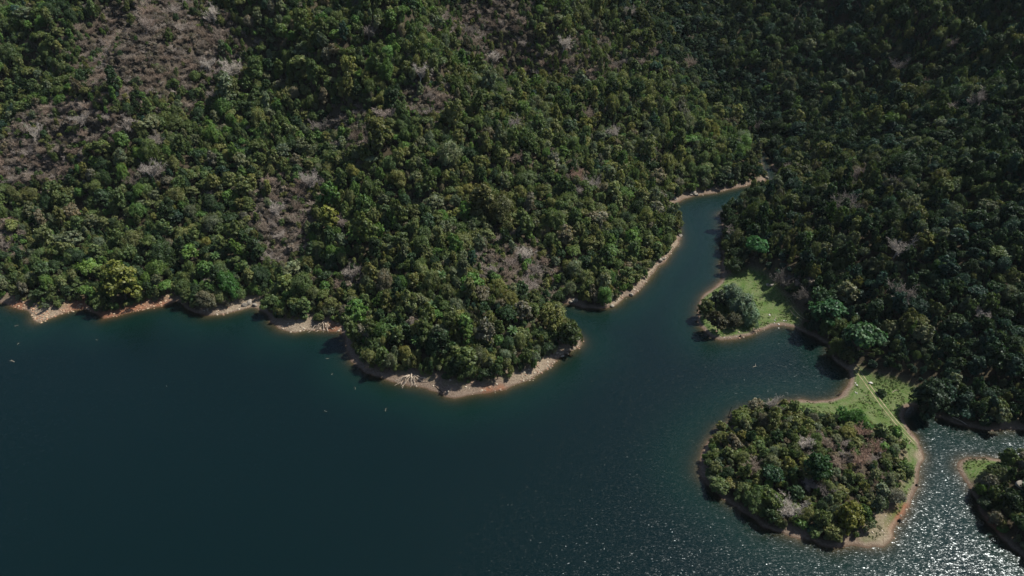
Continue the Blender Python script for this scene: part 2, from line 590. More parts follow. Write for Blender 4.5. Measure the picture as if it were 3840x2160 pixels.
BROWN = [(390, 110, 175, 105, .85), (335, 50, 90, 60, .7), (520, 140, 70, 60, .6), (190, 300, 100, 50, .8), (60, 395, 115, 55, .85), (110, 340, 80, 40, .6), (690, 540, 48, 78, .85), (705, 600, 52, 42, .75), (740, 570, 60, 50, .5),
(30, 590, 60, 35, .45), (1300, 652, 80, 55, .62), (1360, 690, 50, 50, .45), (1400, 140, 200, 45, .5), (1230, 45, 90, 50, .75), (1180, 20, 60, 30, .5), (1080, 240, 60, 45, .6), (880, 300, 60, 40, .5), (2120, 1130, 70, 50, .4), (2060, 1110, 50, 35, .4), (2170, 1170, 60, 45, .35),
(780, 465, 40, 35, .6), (1470, 445, 60, 40, .25), (880, 690, 35, 30, .5), (1560, 110, 120, 60, .2), (2000, 745, 35, 45, .4), (375, 430, 40, 25, .7)]


def dry_ground(x, y, z):
    dep = np.maximum(y * CP + (H - z) * SP, 1.0)
    px = 1288.0 + FPX * x / dep
    py = 724.5 - FPX * (y * SP - (H - z) * CP) / dep
    m = np.zeros(x.shape)
    for a, b, rx, ry, p in BROWN:
        m = np.maximum(m, p * np.clip(1.6 - np.hypot((px - a) / rx, (py - b - 8) / ry), 0, 1))
    return m


# ------------------------------------------------------------------ terrain and lake
ny, nx = GX.shape
idx = np.arange(nx * ny).reshape(ny, nx)
quads = np.stack([idx[:-1, :-1], idx[:-1, 1:], idx[1:, 1:], idx[1:, :-1]], -1).reshape(-1, 4)
me = mesh_np("terrain", np.stack([GX, GY, GZ], -1).reshape(-1, 3), quads, [M_GROUND], smooth=True)
gm = grass_mask(GX, GY, 3.0)
zone = np.stack([gm, blob(GX, GY, REDW), blob(GX, GY, PALEW)], -1).reshape(-1, 3)
color_attr(me, "zones", zone)
bwg = beach_w(GX, GY)
bare = np.clip(1 - (GD - np.maximum(bwg, 0) * 1.2 - np.clip(1 + bwg, 0, 1) * (1 + 3 * vnoise(GX, GY, 5, 21))) / 2.0, 0, 1)
bare = np.maximum(bare, gm)
float_attr(me, "dry", dry_ground(GX, GY, GZ).ravel())
float_attr(me, "bare", bare.ravel())
tag(link("terrain", me), "forested hillside ground with bare tan and reddish banks sloping into the lake", "terrain", kind="structure")

keep = (GZ < .6)
qk = (keep[:-1, :-1] | keep[:-1, 1:] | keep[1:, 1:] | keep[1:, :-1]).ravel()
me = mesh_np("lake_water", np.stack([GX, GY, np.zeros_like(GX)], -1).reshape(-1, 3), quads[qk], [M_WATER])
float_attr(me, "depth", np.clip(-GZ, 0, 30).ravel())
tag(link("lake_water", me), "dark teal lake water with sun glitter towards the lower right", "water", kind="structure")


def ribbon(pts, off, w):
    """A thin worn strip draped over the ground along a world polyline, shifted sideways by off."""
    P = []
    for i in range(len(pts) - 1):
        a, b = np.array(pts[i]), np.array(pts[i + 1])
        k = max(2, int(np.hypot(*(b - a)) / 1.0))
        P += [a + (b - a) * t / k for t in range(k)]
    P = np.array(P + [np.array(pts[-1])])
    for _ in range(6):
        P[1:-1] = P[1:-1] * .5 + (P[:-2] + P[2:]) * .25
    T = np.gradient(P, axis=0)
    T /= np.linalg.norm(T, axis=1)[:, None]
    Nn = np.stack([-T[:, 1], T[:, 0]], 1)
    rr = np.random.RandomState(int(abs(off) * 100) + 3)
    v, f = [], []
    for i, (p, q) in enumerate(zip(P, Nn)):
        ww = w * (.6 + .8 * rr.rand())
        for s in (-.5, .5):
            c = p + q * (off + s * ww)
            v.append((c[0], c[1], ground(c[0], c[1]) + .05))
    for i in range(len(P) - 1):
        f.append((2 * i, 2 * i + 2, 2 * i + 3, 2 * i + 1))
    return v, f


TRACKS = []


def track(name, px, label, gap=1.5, w=.36):
    pts = [on_ground(a, b)[:2] for a, b in px]
    TRACKS.append(pts)
    v1, f1 = ribbon(pts, -gap / 2, w)
    v2, f2 = ribbon(pts, gap / 2, w)
    k = len(v1)
    me = mesh_np(name, v1 + v2, f1 + [tuple(i + k for i in q) for q in f2], [M_TRACK])
    tag(link(name, me), label, "track", kind="structure")


track("dirt_track", [(2150, 920), (2161, 937), (2189, 976), (2212, 1009), (2234, 1037), (2255, 1063), (2279, 1090), (2305, 1118)], "two pale wheel ruts crossing the grassy neck to the island")
track("dirt_track", [(1990, 776), (1994, 783), (2004, 793), (2020, 804)], "short pale wheel ruts curving into the trees behind the grass spit", 1.4, .35)


# ------------------------------------------------------------------ trees
def quads_at(c, nrm, size, rs, aspect=.6):
    """Leaf-clump faces: one folded-looking rhombus per centre c, facing nrm."""
    k = len(c)
    ref = rs.normal(size=(k, 3))
    u = np.cross(nrm, ref)
    u /= np.linalg.norm(u, axis=1)[:, None] + 1e-9
    w = np.cross(nrm, u)
    s = (size * (.6 + .8 * rs.rand(k)))[:, None]
    u = u * s
    w = w * s * aspect
    v = np.stack([c - u, c - w + nrm * s * .15, c + u, c + w + nrm * s * .15], 1).reshape(-1, 3)
    f = np.arange(4 * k).reshape(k, 4)
    return v, f


def crown_arrays(seed, Rr, ht, base, style):
    """Leaf faces of one crown. Rr radius, ht top height, base lowest leaves."""
    rs = np.random.RandomState(seed)
    cz = base + (ht - base) * .5
    hz = (ht - base) * .5
    nl = {'round': 18, 'tall': 17, 'flat': 18, 'wispy': 20, 'open': 15}[style]
    C, NR, SZ, TN = [], [], [], []
    ax, ay, lean = .78 + .5 * rs.rand(), .78 + .5 * rs.rand(), rs.normal(size=2) * .14
    lobes = []
    for i in range(nl):
        a = i * 2.4 + rs.rand() * .8
        k = (i + .5) / nl
        zz = 1 - 1.75 * k                                  # from the top downwards
        rad = math.sqrt(max(0, 1 - zz * zz)) if zz > 0 else 1 - .25 * abs(zz)
        if style == 'flat':
            zz = .15 + .8 * (1 - rad ** 2) * (.4 + .6 * rs.rand()) - .3 * rs.rand()
            rad = math.sqrt(k)
        rr = rad * .68 * (.6 + .65 * rs.rand())
        lobes.append((math.cos(a) * rr * Rr, math.sin(a) * rr * Rr, cz + zz * hz * (.72 + .25 * rs.rand()), Rr * (.20 + .26 * rs.rand()) * (.8 if style == 'open' else 1)))
    for lx, ly, lz, lr in lobes:
        nt_ = int(10 + 9 * rs.rand()) if style != 'wispy' else 16
        tone_l = .82 + .36 * rs.rand()
        d = rs.normal(size=(nt_, 3))
        d[:, 2] = np.abs(d[:, 2]) * .9 - .35
        d /= np.linalg.norm(d, axis=1)[:, None]
        tc = np.array([lx, ly, lz]) + d * lr * (.75 + .35 * rs.rand(nt_))[:, None] * np.array([1, 1, .8])
        for j in range(nt_):
            k = 26 if style != 'wispy' else 34
            sg = lr * (.17 if style != 'wispy' else .2)
            off = rs.normal(size=(k, 3)) * sg
            if style == 'wispy':
                off[:, 2] -= np.abs(rs.normal(size=k)) * lr * .45
            c = tc[j] + off
            nn = d[j] * .9 + rs.normal(size=(k, 3)) * .48 + np.array([0, 0, .35])
            nn /= np.linalg.norm(nn, axis=1)[:, None]
            C.append(c)
            NR.append(nn)
            SZ.append(np.full(k, (.30 if style != 'wispy' else .26) * (.8 + .05 * Rr)))
            tt = tone_l * (.82 + .36 * rs.rand()) * (.92 + .16 * rs.rand(k))
            hue = rs.normal() * .06
            TN.append(np.stack([tt * (1 + hue), tt, tt * (1 - hue)], 1))
    C, NR, SZ, TN = map(np.concatenate, (C, NR, SZ, TN))
    C[:, 0] = C[:, 0] * ax + (C[:, 2] - base) * lean[0]
    C[:, 1] = C[:, 1] * ay + (C[:, 2] - base) * lean[1]
    low = C[:, 2] < base * .6
    C[low, 2] = base * .6 + rs.rand(low.sum()) * .6
    v, f = quads_at(C, NR, SZ, rs, .7 if style != 'wispy' else .35)
    return v, f, np.repeat(TN, 4, 0)


def tube(p, r, sides=5):
    """Tapered tube along points p with radii r."""
    p = np.asarray(p, float)
    t = np.gradient(p, axis=0)
    t /= np.linalg.norm(t, axis=1)[:, None] + 1e-9
    ref = np.array([.3, .9, .2])
    v, f = [], []
    for i in range(len(p)):
        u = np.cross(t[i], ref)
        u /= np.linalg.norm(u) + 1e-9
        w = np.cross(t[i], u)
        for s in range(sides):
            a = 2 * math.pi * s / sides
            v.append(p[i] + (u * math.cos(a) + w * math.sin(a)) * r[i])
    for i in range(len(p) - 1):
        for s in range(sides):
            s2 = (s + 1) % sides
            f.append((i * sides + s, i * sides + s2, (i + 1) * sides + s2, (i + 1) * sides + s))
    return v, f


class MB:
    def __init__(s):
        s.v, s.f = [], []

    def add(s, v, f):
        k = len(s.v)
        s.v += list(v)
        s.f += [tuple(i + k for i in q) for q in f]

    def tube(s, p, r, sides=5):
        s.add(*tube(p, r, sides))

    def mesh(s, name, m, smooth=True):
        return mesh_np(name, np.array(s.v), np.array(s.f), [m], smooth=smooth)


def bent(a, d, L, rs, k=4, wob=.18, lift=0.0):
    """A wobbling limb from a in direction d, length L."""
    p = [np.array(a, float)]
    d = np.array(d, float)
    d /= np.linalg.norm(d)
    for i in range(k):
        d = d + rs.normal(size=3) * wob + np.array([0, 0, lift])
        d /= np.linalg.norm(d)
        p.append(p[-1] + d * L / k)
    return p, d


def trunk_mb(seed, Rr, ht, base):
    rs = np.random.RandomState(seed + 500)
    mb = MB()
    r0 = .05 * Rr + .05
    p, d = bent((0, 0, -.8), (rs.normal() * .1, rs.normal() * .1, 1), ht * .62, rs, 5, .06)
    mb.tube(p, np.linspace(r0 * 1.3, r0 * .5, len(p)), 7)
    for i in range(5):
        q = p[2 + i % 3]
        a = i * 1.3 + rs.rand()
        l, _ = bent(q, (math.cos(a), math.sin(a), .7), Rr * .75, rs, 4, .15)
        mb.tube(l, np.linspace(r0 * .5, r0 * .12, len(l)), 5)
    return mb


STYLES = ['round', 'tall', 'flat', 'wispy', 'open', 'round', 'tall', 'open']
NV = 28                         # leafy variants
SPEC = []                       # (style, R, height, base)
for i in range(NV - 1):
    st = ['round', 'open', 'wispy', 'tall', 'flat', 'open', 'wispy'][i % 7]
    rr_ = random.Random(i)
    R0 = 4.0
    if st == 'tall':
        SPEC.append((st, 3.0, 9.5 + rr_.random() * 1.5, 1.2))
    elif st == 'flat':
        SPEC.append((st, 4.6, 7.4 + rr_.random(), 3.6))
    elif st == 'open':
        SPEC.append((st, 4.0, 8.6 + rr_.random(), 1.6))
    else:
        SPEC.append((st, 4.0, 8.0 + rr_.random() * 1.2, 1.6))
SPEC.append(('wispy', 4.4, 8.0, .8))       # the last: willow-like
SPEC.append(('round', 1.9, 2.3, .1))       # then three shrubs
SPEC.append(('open', 2.0, 2.8, .1))
SPEC.append(('tall', 1.5, 3.2, .1))
CROWN, TRUNK = [], []
for i, (st, Rr, ht, bs) in enumerate(SPEC):
    v, f, tn = crown_arrays(100 + i, Rr, ht, bs, st)
    me = mesh_np("leafy_crown", v, f, [M_LEAF])
    color_attr(me, "tone", tn)
    CROWN.append(me)
    TRUNK.append(trunk_mb(i, Rr, ht, bs).mesh("trunk", M_BARK))


def bare_parts(seed, Rr, ht, lean=0.0):
    rs = np.random.RandomState(seed + 900)
    tk, tw = MB(), MB()
    r0 = .035 * Rr + .06
    h0 = ht * .34
    p, d = bent((0, 0, -.6), (lean, rs.normal() * .1, 1), h0 + .6, rs, 4, .08)
    tk.tube(p, np.linspace(r0 * 1.25, r0, len(p)), 7)
    top = p[-1]
    nl = rs.randint(5, 8)
    for i in range(nl):
        a = i * 2 * math.pi / nl + rs.rand() * .7
        up = .35 + .9 * rs.rand()
        L = Rr * (.75 + .35 * rs.rand())
        lb, d1 = bent(top if i % 3 else p[-2], (math.cos(a), math.sin(a), up), L, rs, 5, .16, .03)
        tk.tube(lb, np.linspace(r0 * .62, r0 * .2, len(lb)), 5)
        for j in range(8):
            q = lb[1 + j % 5]
            dd = d1 + rs.normal(size=3) * .75 + np.array([0, 0, .35])
            b2, d2 = bent(q, dd, L * (.35 + .3 * rs.rand()), rs, 4, .2, .05)
            tw.tube(b2, np.linspace(r0 * .28, r0 * .09, len(b2)), 4)
            for k in range(7):
                q2 = b2[1 + k % 4]
                dd = d2 + rs.normal(size=3) * .8 + np.array([0, 0, .3])
                b3, d3 = bent(q2, dd, L * (.16 + .16 * rs.rand()), rs, 2, .2)
                tw.tube(b3, [r0 * .20, r0 * .16, r0 * .10], 3)
                for k2 in range(4):
                    b4, _ = bent(b3[1 + k2 % 2], d3 + rs.normal(size=3) * .8, L * .16, rs, 1, .1)
                    tw.tube(b4, [r0 * .15, r0 * .09], 3)
    return tk, tw


BSPEC = [(4.2, 7.0), (4.6, 6.4), (3.6, 7.6), (5.0, 6.0), (3.2, 5.5), (3.8, 6.2)]
BTRUNK, BTWIG, BJOIN = [], [], []
for i, (Rr, ht) in enumerate(BSPEC):
    tk, tw = bare_parts(i, Rr, ht)
    BTRUNK.append(tk.mesh("trunk", M_BARE))
    BTWIG.append(tw.mesh("bare_branches", M_BARE))
    jb = MB()
    jb.add(tk.v, tk.f)
    jb.add(tw.v, tw.f)
    BJOIN.append(jb.mesh("bare_tree_mesh", M_BARE))

# palm
def palm_arrays(seed):
    rs = np.random.RandomState(seed)
    V, F, T = [], [], []
    k = 0
    for i in range(22):
        a = i * 2.4
        el = 1.1 - 1.4 * (i / 22)
        p = np.array([0, 0, 6.0])
        d = np.array([math.cos(a) * math.cos(el), math.sin(a) * math.cos(el), math.sin(el)])
        side = np.array([-math.sin(a), math.cos(a), 0])
        tone = .8 + .5 * rs.rand()
        prev = None
        for s in range(7):
            w = .42 * math.sin(math.pi * (s + .6) / 7.4)
            for sg in (-1, 1):
                V.append(p + side * sg * w - np.array([0, 0, .25 * w]))
                T.append((tone, tone, tone))
            if s:
                F.append((k - 2, k - 1, k + 1, k))
            k += 2
            p = p + d * .42
            d = d + np.array([0, 0, -.16])
            d /= np.linalg.norm(d)
    return np.array(V), np.array(F), np.array(T)


v, f, tn = palm_arrays(4)
PALMC = mesh_np("palm_fronds", v, f, [M_LEAF])
color_attr(PALMC, "tone", tn)
mb = MB()
mb.tube([(0, 0, -.5), (.05, .05, 2), (.1, 0, 4), (0, 0, 6)], [.2, .15, .13, .12], 7)
PALMT = mb.mesh("trunk", M_BARK)

# ------------------------------------------------------------------ where the trees stand
RS = np.random.RandomState(7)
PY = random.Random(11)
OLIVE = [(1300, 360, 420, 260, .30), (1400, 800, 260, 130, .5), (1150, 720, 150, 90, .55), (1250, 520, 130, 80, .6), (1000, 290, 120, 60, .6), (650, 480, 200, 80, .3), (1550, 470, 200, 80, .45), (1300, 150, 250, 90, .45), (300, 480, 200, 70, .35), (2080, 470, 200, 70, .55),
(2250, 520, 200, 70, .4), (2050, 1100, 250, 100, .45), (2150, 1280, 130, 60, .7), (100, 560, 150, 70, .4), (1550, 620, 120, 90, .4), (2300, 620, 200, 60, .3), (550, 200, 100, 60, .4)]
GREENER = [(1130, 920, 150, 60), (350, 690, 350, 70), (120, 100, 150, 120), (600, 300, 160, 120), (950, 100, 160, 120)]


def regions(px, py):
    br = max([min(1, p * 1.2) * max(0, min(1, 1.9 - math.hypot((px - a) / rx, (py - b) / ry) * 1.15)) for a, b, rx, ry, p in BROWN] + [0])
    ol = max([p * max(0, min(1, 1.5 - math.hypot((px - a) / rx, (py - b) / ry) * 1.0)) for a, b, rx, ry, p in OLIVE] + [0])
    gr = max([max(0, min(1, 1.5 - math.hypot((px - a) / rx, (py - b) / ry))) for a, b, rx, ry in GREENER] + [0])
    return br, ol, gr


TINTS = {'dark green': (.046, .082, .031), 'mid green': (.112, .154, .049), 'fresh green': (.112, .195, .046), 'olive': (.165, .182, .064), 'yellowish olive': (.205, .212, .066),
         'grey-green': (.158, .184, .100), 'brownish': (.190, .172, .115), 'blue-green': (.045, .092, .060)}


def pick_tint(px, py, rnd, patch=.5):
    br, ol, gr = regions(px, py)
    ol = max(0, ol * .85 + (patch - .45) * .9)
    gr = max(0, gr + (.40 - patch) * 1.8)
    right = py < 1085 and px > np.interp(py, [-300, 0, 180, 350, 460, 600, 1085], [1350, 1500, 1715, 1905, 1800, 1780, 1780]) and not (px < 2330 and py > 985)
    r = rnd.random()
    if r < ol * .75:
        k = rnd.choices(['olive', 'yellowish olive', 'grey-green', 'brownish', 'mid green'], [.42, .10, .22, .08, .18])[0]
    elif right:
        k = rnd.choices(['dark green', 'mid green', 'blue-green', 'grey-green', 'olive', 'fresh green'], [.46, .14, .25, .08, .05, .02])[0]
    elif r > 1 - gr * .6:
        k = rnd.choices(['mid green', 'fresh green', 'dark green'], [.5, .22, .28])[0]
    else:
        k = rnd.choices(['dark green', 'mid green', 'fresh green', 'olive', 'yellowish olive', 'grey-green', 'brownish', 'blue-green'], [.16, .30, .10, .22, .04, .13, .04, .01])[0]
    f = (.8 + .4 * rnd.random()) * (.80 if right or (px > 2400 and py > 1150) else 1.12)  # right hill and spit darker: evergreen colour plus slope shade put in the tint
    g = 1 + (rnd.random() - .5) * .18
    c = TINTS[k]
    return k, (c[0] * f * g, c[1] * f, c[2] * f / g)


# ground the photo shows open to the sky: no crown stands in front of it (photo pixels)
OPEN = [[(2138, 930), (2165, 926), (2190, 950), (2225, 968), (2300, 978), (2308, 1008), (2272, 1026), (2288, 1085), (2316, 1125), (2322, 1165), (2310, 1232), (2280, 1292), (2245, 1356), (2200, 1372), (2166, 1350), (2202, 1316),
         (2238, 1288), (2264, 1266), (2270, 1218), (2294, 1200), (2294, 1173), (2272, 1108), (2250, 1064), (2184, 1052), (2117, 1040), (2051, 1030), (1985, 1014), (2051, 1005), (2111, 993), (2136, 968)],
        [(1818, 702), (1880, 690), (1903, 703), (1930, 735), (1955, 765), (2003, 795), (2002, 822), (1944, 819), (1884, 841), (1817, 853), (1780, 843), (1766, 828), (1800, 830), (1890, 826), (1890, 770), (1870, 735), (1830, 722), (1800, 722)],
        [(955, 947), (1010, 944), (1060, 955), (1120, 976), (1170, 976), (1232, 977), (1240, 985), (1145, 1002), (1060, 974), (1000, 963)],
        [(1305, 962), (1400, 895), (1458, 862), (1466, 866), (1425, 887), (1380, 924), (1342, 949)],
        [(88, 803), (130, 783), (222, 760), (222, 774), (140, 797)], [(268, 800), (330, 780), (443, 754), (447, 758), (330, 785)], [(512, 794), (600, 768), (640, 760), (633, 774), (567, 789)],
        [(700, 822), (760, 810), (830, 822), (850, 832), (745, 835)],
        [(1910, 466), (1903, 425), (1900, 384), (1932, 372), (1944, 402), (1962, 432), (1962, 452), (1940, 468)],
        [(2412, 1158), (2460, 1152), (2490, 1158), (2470, 1178), (2445, 1196), (2426, 1202)]]
CELL = {}


def free(x, y, r, fac):
    i, j = int(x // 10), int(y // 10)
    for a in (-1, 0, 1):
        for b in (-1, 0, 1):
            for (u, w, q) in CELL.get((i + a, j + b), ()):
                if (x - u) ** 2 + (y - w) ** 2 < (fac * (r + q)) ** 2:
                    return False
    return True


def occupy(x, y, r):
    CELL.setdefault((int(x // 10), int(y // 10)), []).append((x, y, r))


SPECIAL = []       # individually traced trees, filled below, placed before the scatter
TREES = []         # dicts


def add_tree(x, y, r, variant, tint, cname, kind, label=None, rot=None, hs=1.0):
    room = .6 if label else 1.0
    z = ground(x, y)
    TREES.append(dict(x=x, y=y, z=z, r=r, v=variant, tint=tint, c=cname, kind=kind, label=label, rot=PY.random() * 6.28 if rot is None else rot, hs=hs))
    occupy(x, y, r * room)


def canopy_spot(px, py, h):
    """Foot of a tree whose crown centre, h above the ground, is seen at (px,py)."""
    z = h
    for _ in range(60):
        x, y = at(px, py, z)
        z = z * .6 + (ground(x, y) + h) * .4
    x, y = at(px, py, z)
    return x, y


def leafy(px, py, r, variant, tint, cname, label, h=None, hs=1.0):
    st, R0, ht, bs = SPEC[variant]
    s = r / R0
    x, y = canopy_spot(px, py, (h if h is not None else ht * s * hs * .62))
    add_tree(x, y, r, variant, tint, cname, 'broadleaf_tree', label, hs=hs)


leafy(302, 705, 8.0, 0, (.165, .185, .038), 'yellow', "bright yellow-green round tree above the reddish left bank")
leafy(583, 708, 5.2, 6, (.058, .150, .032), 'fresh green', "vivid fresh green tree standing on the left shore beside a dry grey-olive tree")
leafy(516, 748, 5.0, NV - 1, (0.169, 0.162, 0.095), 'dry olive', "dry grey-olive drooping tree at the water's edge of the left bay")
leafy(830, 550, 4.6, 3, (0.203, 0.223, 0.041), 'lime', "lime-yellow flat-topped tree beside the brown leafless strip")
leafy(1903, 622, 7.0, 4, (0.065, 0.176, 0.057), 'fresh green', "large bright green tree above the narrow channel on the right hillside")
leafy(2085, 780, 8.0, 1, (0.054, 0.135, 0.051), 'fresh green', "big green spreading tree behind the short wheel ruts", hs=.8)
leafy(2172, 852, 9.0, 4, (0.068, 0.142, 0.057), 'fresh green', "biggest light green tree overhanging the bay above the grassy neck")
leafy(2068, 750, 5.0, 7, (0.054, 0.101, 0.041), 'mid green', "smaller mid green tree just behind the big green spreading tree")
leafy(1440, 838, 5.6, 0, (0.062, 0.089, 0.027), 'olive', "round dark olive tree alone on the tip of the headland")
leafy(1848, 738, 6.6, NV - 1, (.180, .240, .155), 'grey-green', "pale grey-green willowy tree at the back of the grass spit clump")
leafy(1868, 762, 6.2, NV - 1, (.175, .235, .150), 'grey-green', "tallest pale grey-green willowy tree, in the middle of the grass spit clump", hs=1.05)
leafy(1886, 790, 5.4, NV - 1, (.165, .245, .140), 'grey-green', "pale grey-green willowy tree on the right side of the grass spit clump", hs=.85)
leafy(1778, 770, 4.6, 5, (.110, .130, .040), 'olive', "olive tree on the left side of the grass spit clump beside the water", hs=.9)
leafy(1806, 748, 4.6, 12, (.060, .078, .048), 'dark green', "dark dull tree at the back left of the grass spit clump", hs=.9)
leafy(1812, 800, 3.8, 10, (.090, .085, .045), 'brownish', "dark brownish-olive tree at the front left of the grass spit clump", hs=.85)
leafy(1846, 803, 3.8, 16, (.075, .078, .040), 'dark green', "dark olive tree at the front of the grass spit clump, casting shade on the grass", hs=.85)
leafy(1258, 520, 7.5, 9, (0.135, 0.142, 0.054), 'olive', "wide olive dome-shaped tree in the middle of the hillside forest")
leafy(1210, 500, 6.0, 3, (0.128, 0.130, 0.046), 'olive', "yellowish flat tree touching the wide olive dome-shaped tree")
leafy(970, 325, 7.0, 15, (0.142, 0.149, 0.046), 'yellowish olive', "broad yellowish flat-crowned tree below a pale leafless one")
leafy(915, 520, 6.0, 5, (0.101, 0.169, 0.046), 'fresh green', "bright green leaning tree right of the brown leafless strip")
leafy(2135, 1300, 4.6, 0, (0.176, 0.182, 0.035), 'yellow', "yellow-green tree at the foot of the island near the pale sandy tip")
leafy(2175, 1290, 3.4, 5, (0.070, 0.121, 0.030), 'olive', "dark olive tree right of the yellow-green one on the island")
leafy(2065, 1175, 4.8, 0, (0.035, 0.084, 0.027), 'dark green', "biggest dark green round tree in the middle of the island")
leafy(1945, 1195, 4.2, 4, (0.043, 0.095, 0.043), 'dark green', "wide blue-green tree left of the island's middle")
leafy(2338, 1000, 6.5, 0, (0.030, 0.054, 0.024), 'dark green', "dark tree overhanging the back of the small right-hand cove")
leafy(2217, 987, 1.6, NV, (0.047, 0.081, 0.030), 'dark green', "low dark bush on the grass beside the white boulder")
leafy(2155, 1052, 3.6, 13, (0.068, 0.176, 0.027), 'fresh green', "fresh green leafy tree at the island's top edge facing the grassy neck")
leafy(2120, 1046, 3.2, 7, (0.061, 0.162, 0.027), 'fresh green', "small fresh green tree left of another at the island's top edge")
BARE = [(580, 177, 6.0, 3, "widest pale leafless tree, leaning low at the right edge of the brown slope"), (93, 333, 5.0, 1, "pale silvery leafless tree at the far left of the lower brown patch"),
(377, 432, 6.0, 0, "large dense greyish-tan leafless tree alone above the left bay"), (387, 353, 4.6, 2, "grey leafless tree among green trees left of the hill's middle"),
(773, 457, 6.2, 0, "large grey leafless tree at the top of the brown strip"), (800, 320, 5.5, 1, "pale leafless tree with wispy twigs in the dark green slope"),
(323, 307, 4.2, 2, "tall leafless tree below the main brown slope"), (207, 300, 5.0, 5, "leafless tree between the two brown patches at left"),
(360, 60, 5.2, 0, "grey leafless tree at the top of the main brown slope"), (533, 30, 5.0, 2, "leafless tree with white limbs near the top edge right of the brown slope"),
(523, 160, 4.4, 4, "small white-limbed leafless tree just left of the widest leafless one"), (1054, 182, 5.6, 0, "pale fan-shaped leafless tree standing out on the upper green slope"),
(1239, 147, 5.2, 3, "white-limbed leafless tree on the olive ridge"), (925, 82, 5.6, 1, "grey branching leafless tree in the dark green upper slope"),
(1179, 80, 5.0, 3, "dark-grey gnarled leafless tree near the top of the olive ridge"), (1072, 77, 4.6, 1, "grey leafless tree between the two gnarled leafless trees of the upper slope"),
(972, 290, 6.0, 5, "wide olive-grey leafless tree above the yellowish flat-crowned one"), (1415, 110, 6.0, 0, "pale grey round leafless tree near the valley top"),
(1292, 310, 4.5, 2, "small grey leafless tree in the middle of the hillside"), (1485, 287, 5.0, 1, "leafless tree with a yellowish neighbour near the valley side"),
(1545, 337, 4.8, 3, "leafless tree with pale tips low on the valley side"), (1589, 30, 5.2, 0, "grey leafless tree high in the valley"),
(1435, 153, 5.0, 5, "grey-tan leafless tree below the round leafless one near the valley top"), (1502, 467, 5.6, 1, "grey leafless tree above the narrow channel's bend"),
(1452, 440, 4.2, 4, "pinkish leafless tree beside a grey leafless one above the channel"), (2254, 165, 6.4, 1, "large grey leafless tree on the upper right hillside"),
(2464, 243, 5.0, 2, "upright grey leafless tree near the right edge of the upper hillside"), (1731, 157, 5.6, 0, "brown-grey leafless tree beside the valley floor"),
(1904, 320, 4.8, 3, "dark leafless tree at the head of the creek"), (1987, 425, 4.8, 5, "leafless tree beside the creek mouth"), (2161, 435, 5.0, 2, "grey leafless tree among olive trees on the right hillside"),
(2384, 270, 5.0, 0, "round brown-grey leafless tree on the right hillside"), (2337, 210, 4.6, 5, "grey leafless tree just above the round one on the right hillside"), (2400, 110, 5.0, 0, "grey-brown leafless tree near the top of the right hillside"),
(2257, 463, 4.8, 5, "dim brown leafless tree in the middle of the right hillside"), (2134, 524, 7.0, 3, "widest grey leafless tree on the right hillside above the channel"),
(2257, 623, 6.2, 1, "pale-limbed leafless tree right of the bright green channel tree"), (1968, 704, 4.4, 3, "bare dark grey tree leaning over the back of the grass spit"), (2024, 745, 4.2, 3, "bare dark-limbed tree leaning towards the short wheel ruts"),
(2277, 738, 6.0, 2, "upright grey leafless tree deep in the lower right hillside"), (2471, 793, 4.0, 4, "small white-stemmed leafless tree on the lower right hillside"), (1844, 585, 4.5, 4, "leafless-topped tree on the channel bank left of the bright green tree"),
(2177, 1158, 4.2, 0, "big pinkish-grey leafless tree on the right half of the island"), (1981, 1275, 4.8, 1, "white leafless tree with spreading limbs at the island's lower edge"), (1891, 1176, 3.6, 5, "grey leafless tree in the left part of the island"),
(1948, 1016, 3.4, 2, "tall thin leafless tree at the island's upper left edge"), (2204, 1125, 3.2, 1, "white-limbed leafless tree just above the big pinkish-grey one on the island"), (2027, 1116, 3.2, 4, "pale leafless tree in the brown middle of the island"),
(2167, 1085, 3.2, 4, "reddish-brown leafless tree near the island's grassy neck"), (2077, 1233, 3.0, 5, "small grey leafless tree below the island's biggest dark green tree"), (2040, 1218, 2.8, 4, "smallest grey leafless tree below the island's middle"),
(1319, 645, 4.6, 3, "pale leafless tree in the brown patch of the headland"), (1280, 660, 4.2, 1, "leafless tree at the left of the headland's brown patch"), (1345, 680, 4.0, 5, "leafless tree at the lower right of the headland's brown patch"), (882, 690, 4.6, 0, "grey leafless tree above the driftwood beach"),
(690, 525, 4.8, 0, "purplish-grey leafless tree in the brown strip"), (665, 570, 4.0, 5, "small leafless tree low in the brown strip"), (860, 560, 4.6, 5, "tan leafless tree beside the lime-yellow flat-topped one")]
for px, py, r, v_, lab in BARE:
    R0, ht = BSPEC[v_]
    x, y = canopy_spot(px, py, ht * r / R0 * .6)
    pal = [(.40, .355, .31), (.36, .325, .29), (.43, .39, .35), (.33, .27, .215), (.37, .31, .27)]
    t = pal[PY.randrange(5)]
    if 'white' in lab or 'pale' in lab or 'silvery' in lab:
        t = (.56, .51, .45)
    if 'red' in lab or 'pinkish' in lab:
        t = (.42, .29, .22)
    if 'dark' in lab or 'dim' in lab:
        t = (.25, .225, .20)
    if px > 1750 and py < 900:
        t = tuple(c * .72 for c in t)  # right hillside wood dulled, its slope shade carried in the tint
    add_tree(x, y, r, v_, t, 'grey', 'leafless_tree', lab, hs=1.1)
PALMS = [(994, 826, 'palm with star-shaped fronds above the headland\'s left shore'), (1088, 766, 'palm among the headland trees, above the other palm'), (1289, 830, 'palm on the right half of the headland'), (540, 642, 'palm on the slope above the dry grey-olive tree'),
         (1045, 1015 - 160, 'small palm in shade below the two upper headland palms'), (1110, 690, 'palm on the green slope left of the headland\'s brown patch'), (2035, 590, 'small palm on the right hillside between two leafless trees'), (2180, 565, 'palm right of the widest leafless tree on the right hillside')]
